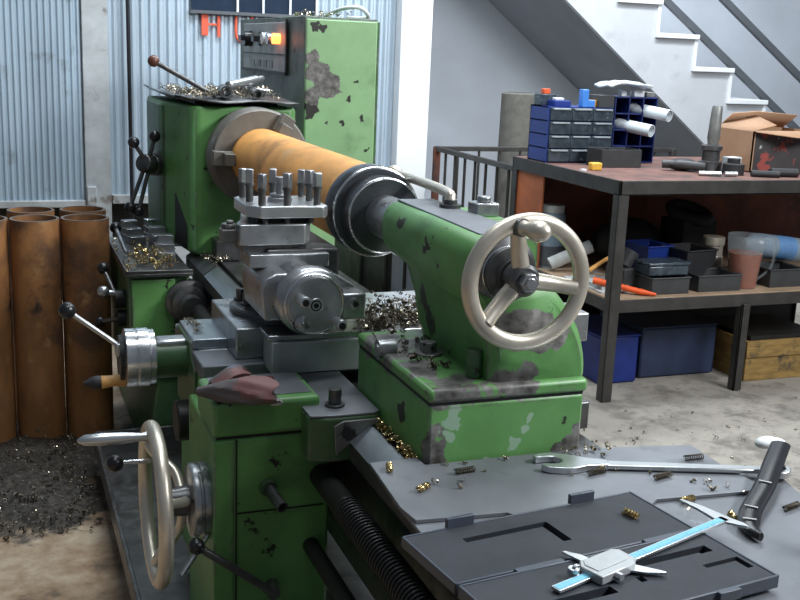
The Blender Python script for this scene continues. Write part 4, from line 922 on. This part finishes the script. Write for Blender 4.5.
# things on bench top
gbx = thing('metal_box', 'open grey sheet box in front of the blue drawers on the bench', 'box', (1.9, 2.72, Z))
d = B().bb(1.80, 2.02, 2.72, 2.86, Z, Z+.004).bb(1.80, 1.804, 2.72, 2.86, Z, Z+.085).bb(2.016, 2.02, 2.72, 2.86, Z, Z+.085).bb(1.80, 2.02, 2.72, 2.724, Z, Z+.085).bb(1.80, 2.02, 2.856, 2.86, Z, Z+.085)
obj('shell', d, m_greybin, gbx, .001); obj('divider', B().bb(1.90, 1.904, 2.724, 2.856, Z+.004, Z+.08), m_greybin, gbx)
solo('tape_measure', B().bb(1.68, 1.735, 2.60, 2.64, Z, Z+.036), m_yellow, (1.70, 2.62, Z), 'small yellow tape measure before the grey box on the bench', 'tape measure', bev=.006)
solo('white_scrap', B().box((1.615+.02, 2.60, Z+.004), (.025, .02, .008), rz(.4)), m_white, (1.63, 2.6, Z), 'white scrap near the left corner of the bench top', 'scrap')
solo('angle_grinder', B().tube(catmull([(2.07, 2.62, Z+.03), (2.14, 2.58, Z+.032), (2.24, 2.52, Z+.026)]), [.019]*6+[.021]*4+[.022]*3, 14), m_greybin, (2.14, 2.58, Z), 'dark grey hand tool with swollen grip lying right of the grey box', 'hand tool')
# tapered arbor
tpa = thing('taper_arbor', 'dark steel taper shank tool standing upright on the bench before the stairs', 'tool holder', (2.29, 2.55, Z))
obj('body', B().rev([(.055, 0), (.055, .05), (.042, .055), (.042, .10), (.05, .105), (.05, .125), (.03, .13)], (2.29, 2.55, Z), (0, 0, 1), 28), m_steeldk, tpa)
obj('shank', B().rev([(.022, .12), (.030, .16), (.025, .30), (.021, .31)], (2.29, 2.55, Z), (.03, 0, 1), 24), m_bare, tpa)
solo('black_pouch', B().sph((2.17, 2.60, Z+.03), .045, (1.9, .9, .65)), m_rubber, (2.17, 2.60, Z), 'black lumpy pouch between the grey hand tool and the steel taper', 'pouch')
solo('black_chuck', B().rev([(.05, 0), (.05, .05), (.03, .055), (.03, .075)], (2.34, 2.44, Z), (0, 0, 1), 24), m_rubber, (2.34, 2.44, Z), 'short black drill chuck in front of the white bag on the bench', 'drill chuck')
solo('chrome_rod', B().cyl((2.12, 2.40, Z+.012), (2.22, 2.37, Z+.012), .011), m_satin, (2.1, 2.4, Z), 'left bright chrome rod lying at the bench front', 'rod', 'chrome rods at the bench front')
solo('chrome_rod', B().cyl((2.24, 2.37, Z+.012), (2.30, 2.36, Z+.012), .011), m_satin, (2.24, 2.36, Z), 'right shorter chrome rod beside the black chuck', 'rod', 'chrome rods at the bench front')
solo('white_bag', B().box((2.42, 2.56, Z+.035), (.085, .05, .07), rz(.3)), m_paper, (2.42, 2.56, Z), 'pale plastic bag beside the cardboard box', 'bag')
solo('iron_scraps', B().cyl((2.38, 2.36, Z+.015), (2.50, 2.31, Z+.015), .016).cyl((2.49, 2.36, Z+.02), (2.62, 2.33, Z+.02), .02).box((2.56, 2.4, Z+.015), (.09, .05, .03), rz(.4)), m_rubber, (2.5, 2.35, Z), 'dark iron fitting lying in front of the cardboard box', 'fitting', bev=.002)
cbx = thing('cardboard_box', 'opened brown cardboard box with torn flaps on the right of the bench', 'cardboard box', (2.6, 2.75, Z))
bx0, bx1, by0, by1, bz = 2.50, 2.95, 2.52, 2.86, Z+.195
d = B().bb(bx0, bx1, by0, by1, Z, Z+.006).bb(bx0, bx0+.006, by0, by1, Z, bz).bb(bx1-.006, bx1, by0, by1, Z, bz).bb(bx0, bx1, by1-.006, by1, Z, bz)
obj('box_wall', d, m_card, cbx); 
obj('box_front', B().bb(bx0, bx0+.012, by0, by0+.006, Z, bz), m_cardside, cbx)
pr = surf('printed_side', (.05, .045, .045), .6, 0, .3, 9, None, [((.30, .06, .05), .55, 11, .03), ((.5, .5, .48), .62, 9, .03)])
obj('printed_panel', B().bb(bx0+.012, bx1, by0, by0+.006, Z, bz), pr, cbx)
d = B(); d.faces([(bx0, by0, bz), (bx1, by0, bz), (bx1+.0, by0-.09, bz+.015), (bx0+.17, by0-.11, bz-.022), (bx0, by0-.03, bz-.004)], [(0, 1, 2, 3, 4)])
o_ = obj('flap', d, m_card, cbx); o_.modifiers.new('t', 'SOLIDIFY').thickness = .005
d = B(); d.faces([(bx0+.05, by1, bz), (bx1, by1, bz), (bx1, by1-.1, bz+.07), (bx0+.2, by1-.1, bz+.085), (bx0+.09, by1-.05, bz+.07)], [(0, 1, 2, 3, 4)])
o_ = obj('flap', d, m_card, cbx); o_.modifiers.new('t', 'SOLIDIFY').thickness = .005
d = B(); d.faces([(bx0, by0+.02, bz), (bx0, by1, bz), (bx0+.22, by1-.08, bz+.06), (bx0+.16, by0+.04, bz+.03)], [(0, 1, 2, 3)])
o_ = obj('flap', d, m_card, cbx); o_.modifiers.new('t', 'SOLIDIFY').thickness = .005

# shelf contents
ZS = .470
def bin_(name, x, y, w_, d_, h_, m_, lb, cat, rot=0, flare=.0, z=ZS, group=None):
    t = thing(name, lb, cat, (x, y, z), group); dd = B(); th = .004
    lo = [(-w_/2, -d_/2), (w_/2, -d_/2), (w_/2, d_/2), (-w_/2, d_/2)]
    def rg_(s_, zz): return [Vector((x, y, z)) + rz(rot) @ Vector((p[0]*s_, p[1]*s_, zz)) for p in lo]
    k0, k1 = 1-flare, 1
    dd.loft([rg_(k0, 0), rg_(k1, h_), rg_(k1-.06, h_), rg_(k0-.06, .006)])
    obj('shell', dd, m_, t, .002)
    rim = B(); rr_ = [Vector((x, y, z)) + rz(rot) @ Vector((p[0]*1.02, p[1]*1.02, h_)) for p in lo]
    for i in range(4):
        rim.cyl(rr_[i], rr_[(i+1) % 4], .004, n=8)
    obj('rim', rim, m_, t); return t
bin_('parts_tray', 1.945, 2.36, .20, .16, .075, m_greybin, 'dark grey open tray on the lower shelf front, left of two', 'tray', group='trays on the lower shelf')
bin_('parts_tray', 2.22, 2.37, .235, .16, .075, m_greybin, 'dark grey open tray on the lower shelf front, right of two, by the red jug', 'tray', group='trays on the lower shelf')
tb_ = thing('clear_lidded_box', 'smoky lidded plastic box stacked on the left shelf tray', 'box', (1.95, 2.37, ZS+.079))
obj('body', B().bb(1.845, 2.055, 2.31, 2.43, ZS+.079, ZS+.125), m_clear, tb_, .006); obj('lid', B().bb(1.84, 2.06, 2.305, 2.435, ZS+.126, ZS+.14), m_clear, tb_, .004)
bin_('stacking_bin', 2.20, 2.52, .19, .18, .135, m_rubber, 'black stacking bin with pale rim behind the right tray', 'bin', .15, .12, ZS+.03)
bin_('stacking_bin', 2.04, 2.62, .15, .18, .15, m_blue, 'dark blue bin behind the clear lidded box', 'bin', .1, .1, ZS+.02)
solo('bin_stand', B().bb(1.98, 2.29, 2.46, 2.70, ZS, ZS+.02), m_dark, (2.1, 2.58, ZS), 'dark board under the two bins on the shelf', 'board')
jg = thing('oil_jug', 'clear plastic jug half full of red-brown oil on the lower shelf', 'jug', (2.40, 2.36, ZS))
obj('liquid', B().rev([(.062, .003), (.078, .165)], (2.40, 2.36, ZS), (0, 0, 1), 36), m_jug, jg)
obj('jug_wall', B().rev([(.0645, 0), (.088, .25), (.086, .25), (.083, .2), (.0805, .166)], (2.40, 2.36, ZS), (0, 0, 1), 36, caps=False), m_jugclear, jg)
obj('handle', B().tube(catmull([(2.482, 2.35, ZS+.225), (2.53, 2.33, ZS+.22), (2.535, 2.33, ZS+.10), (2.465, 2.35, ZS+.03)]), .007), m_jugclear, jg)
solo('metal_can', B().rev([(.05, 0), (.05, .115), (.046, .12), (.046, .17), (.052, .172), (.052, .21)], (2.36, 2.55, ZS), (0, 0, 1), 28), m_cast, (2.36, 2.55, ZS), 'dull brass-coloured can behind the oil jug on the shelf', 'can')
bt = thing('water_bottle', 'pale translucent bottle lying behind the oil jug at right', 'bottle', (2.65, 2.5, ZS+.17))
obj('body', B().rev([(.02, 0), (.055, .04), (.06, .08), (.06, .3), (.05, .32)], (2.50, 2.5, ZS+.18), (1, -.1, -.12), 28), m_bottle, bt)
obj('print_band', B().rev([(.061, 0), (.061, .1)], (2.66, 2.484, ZS+.161), (1, -.1, -.12), 28), surf('blue_print', (.10, .22, .42), .4), bt)
bin_('parts_tray', 2.62, 2.40, .2, .18, .085, m_greybin, 'dark tray under the pale bottle at the right of the shelf', 'tray')
solo('orange_bar', B().cyl((1.625, 2.42, ZS+.048), (1.80, 2.28, ZS+.016), .016, .013, 12).cyl((1.79, 2.288, ZS+.018), (1.85, 2.25, ZS+.010), .015, .006, 12), m_orange, (1.75, 2.35, ZS), 'orange-red pry bar slanting over the front of the lower shelf', 'pry bar')
solo('white_tube', B().pipe((1.635, 2.85, ZS+.035), (1.83, 2.80, ZS+.13), .032, .025, 28), m_cloth2, (1.7, 2.65, ZS+.05), 'off-white tube leaning up behind the handwheel on the shelf', 'tube')
solo('yellow_stick', B().cyl((1.68, 2.56, ZS+.06), (1.83, 2.64, ZS+.10), .010, n=12), m_wood, (1.7, 2.6, ZS+.05), 'yellow wooden stick under the white tube on the shelf', 'stick')
cn_ = thing('white_canister', 'bluish white canister on the shelf behind the tailstock handwheel', 'canister', (1.70, 2.98, ZS))
obj('body', B().rev([(.075, 0), (.075, .15), (.07, .16), (.07, .26), (.06, .275)], (1.70, 2.98, ZS), (0, 0, 1), 32), m_bottle, cn_); obj('lid', B().rev([(.062, .275), (.062, .31)], (1.70, 2.98, ZS), (0, 0, 1), 32), m_cloth2, cn_); obj('base_band', B().rev([(.0755, .01), (.0755, .11)], (1.70, 2.98, ZS), (0, 0, 1), 32, caps=False), m_grey, cn_)
solo('dark_machine_part', B().box((1.80, 2.46, ZS+.05), (.10, .12, .10), rz(.3)).cyl((1.80, 2.46, ZS+.1), (1.84, 2.46, ZS+.17), .04), m_greybin, (1.8, 2.46, ZS), 'dark machine part behind the bench leg on the shelf', 'machine part', bev=.006)
solo('black_bag', B().sph((2.13, 2.95, ZS+.12), .13, (1.5, .8, .95)), m_rubber, (2.13, 2.95, ZS), 'big black bag in the shadow at the back of the shelf', 'bag')
solo('black_coil', B().tor((2.46, 2.9, ZS+.27), (.1, -.3, 1), .1, .03, 40, 12).bb(2.36, 2.56, 2.8, 3.0, ZS, ZS+.24), m_rubber, (2.46, 2.9, ZS), 'black coiled hose on a dark block at the back of the shelf', 'hose')
solo('grey_pallet', B().bb(1.63, 1.80, 2.35, 2.70, ZS, ZS+.008).bb(1.65, 1.79, 2.38, 2.6, ZS+.008, ZS+.025), m_cloth2, (1.7, 2.5, ZS), 'flat grey sheets lying at the left end of the shelf', 'sheets')
# under the bench
cr = thing('blue_crate', 'blue plastic crate on the floor under the left of the bench', 'crate', (1.82, 2.6, 0))
obj('body', B().prism([(1.72, 2.46), (1.93, 2.46), (1.93, 2.86), (1.72, 2.86)], 'z', .0, .23), m_crate, cr, .012); obj('rim', B().bb(1.716, 1.934, 2.456, 2.864, .228, .236), m_crate, cr, .003)
cr = thing('blue_crate', 'duller blue crate on the floor under the middle of the bench', 'crate', (2.18, 2.7, 0))
dull = surf('dusty_blue_plastic', (.018, .03, .07), .55, 0, .3, 6)
obj('body', B().bb(1.97, 2.40, 2.50, 2.9, 0, .25), dull, cr, .012); obj('rim', B().bb(1.966, 2.404, 2.496, 2.904, .248, .256), dull, cr, .003)
wbx = thing('wooden_crate', 'tan wooden crate on the floor at the right under the bench', 'crate', (2.65, 2.45, 0))
wd = surf('tan_wood', (.27, .165, .05), .7, 0, .4, 9, (1, 1, 4), [((.05, .04, .03), .56, 7, .1)])
obj('body', B().bb(2.46, 2.95, 2.34, 2.36, 0, .2).bb(2.46, 2.48, 2.36, 2.8, 0, .2).bb(2.93, 2.95, 2.36, 2.8, 0, .2).bb(2.46, 2.95, 2.78, 2.8, 0, .2).bb(2.48, 2.93, 2.36, 2.78, 0, .02), wd, wbx, .003)
obj('slat', B().bb(2.455, 2.955, 2.332, 2.34, .12, .17), wd, wbx, .002)
solo('scrap_fill', B().box((2.7, 2.55, .12), (.42, .38, .2)), m_dark, (2.7, 2.55, .02), 'dark scrap filling the tan wooden crate', 'scrap', kind='stuff')
swarf('floor_bits', [(1.3, 3.2, 1.5, 2.1, .0, .006), (.9, 1.6, .9, 1.8, 0, .004)], 110, m_chipdk, 'scattered dark bits on the concrete floor before the bench', (.006, .014), 31)
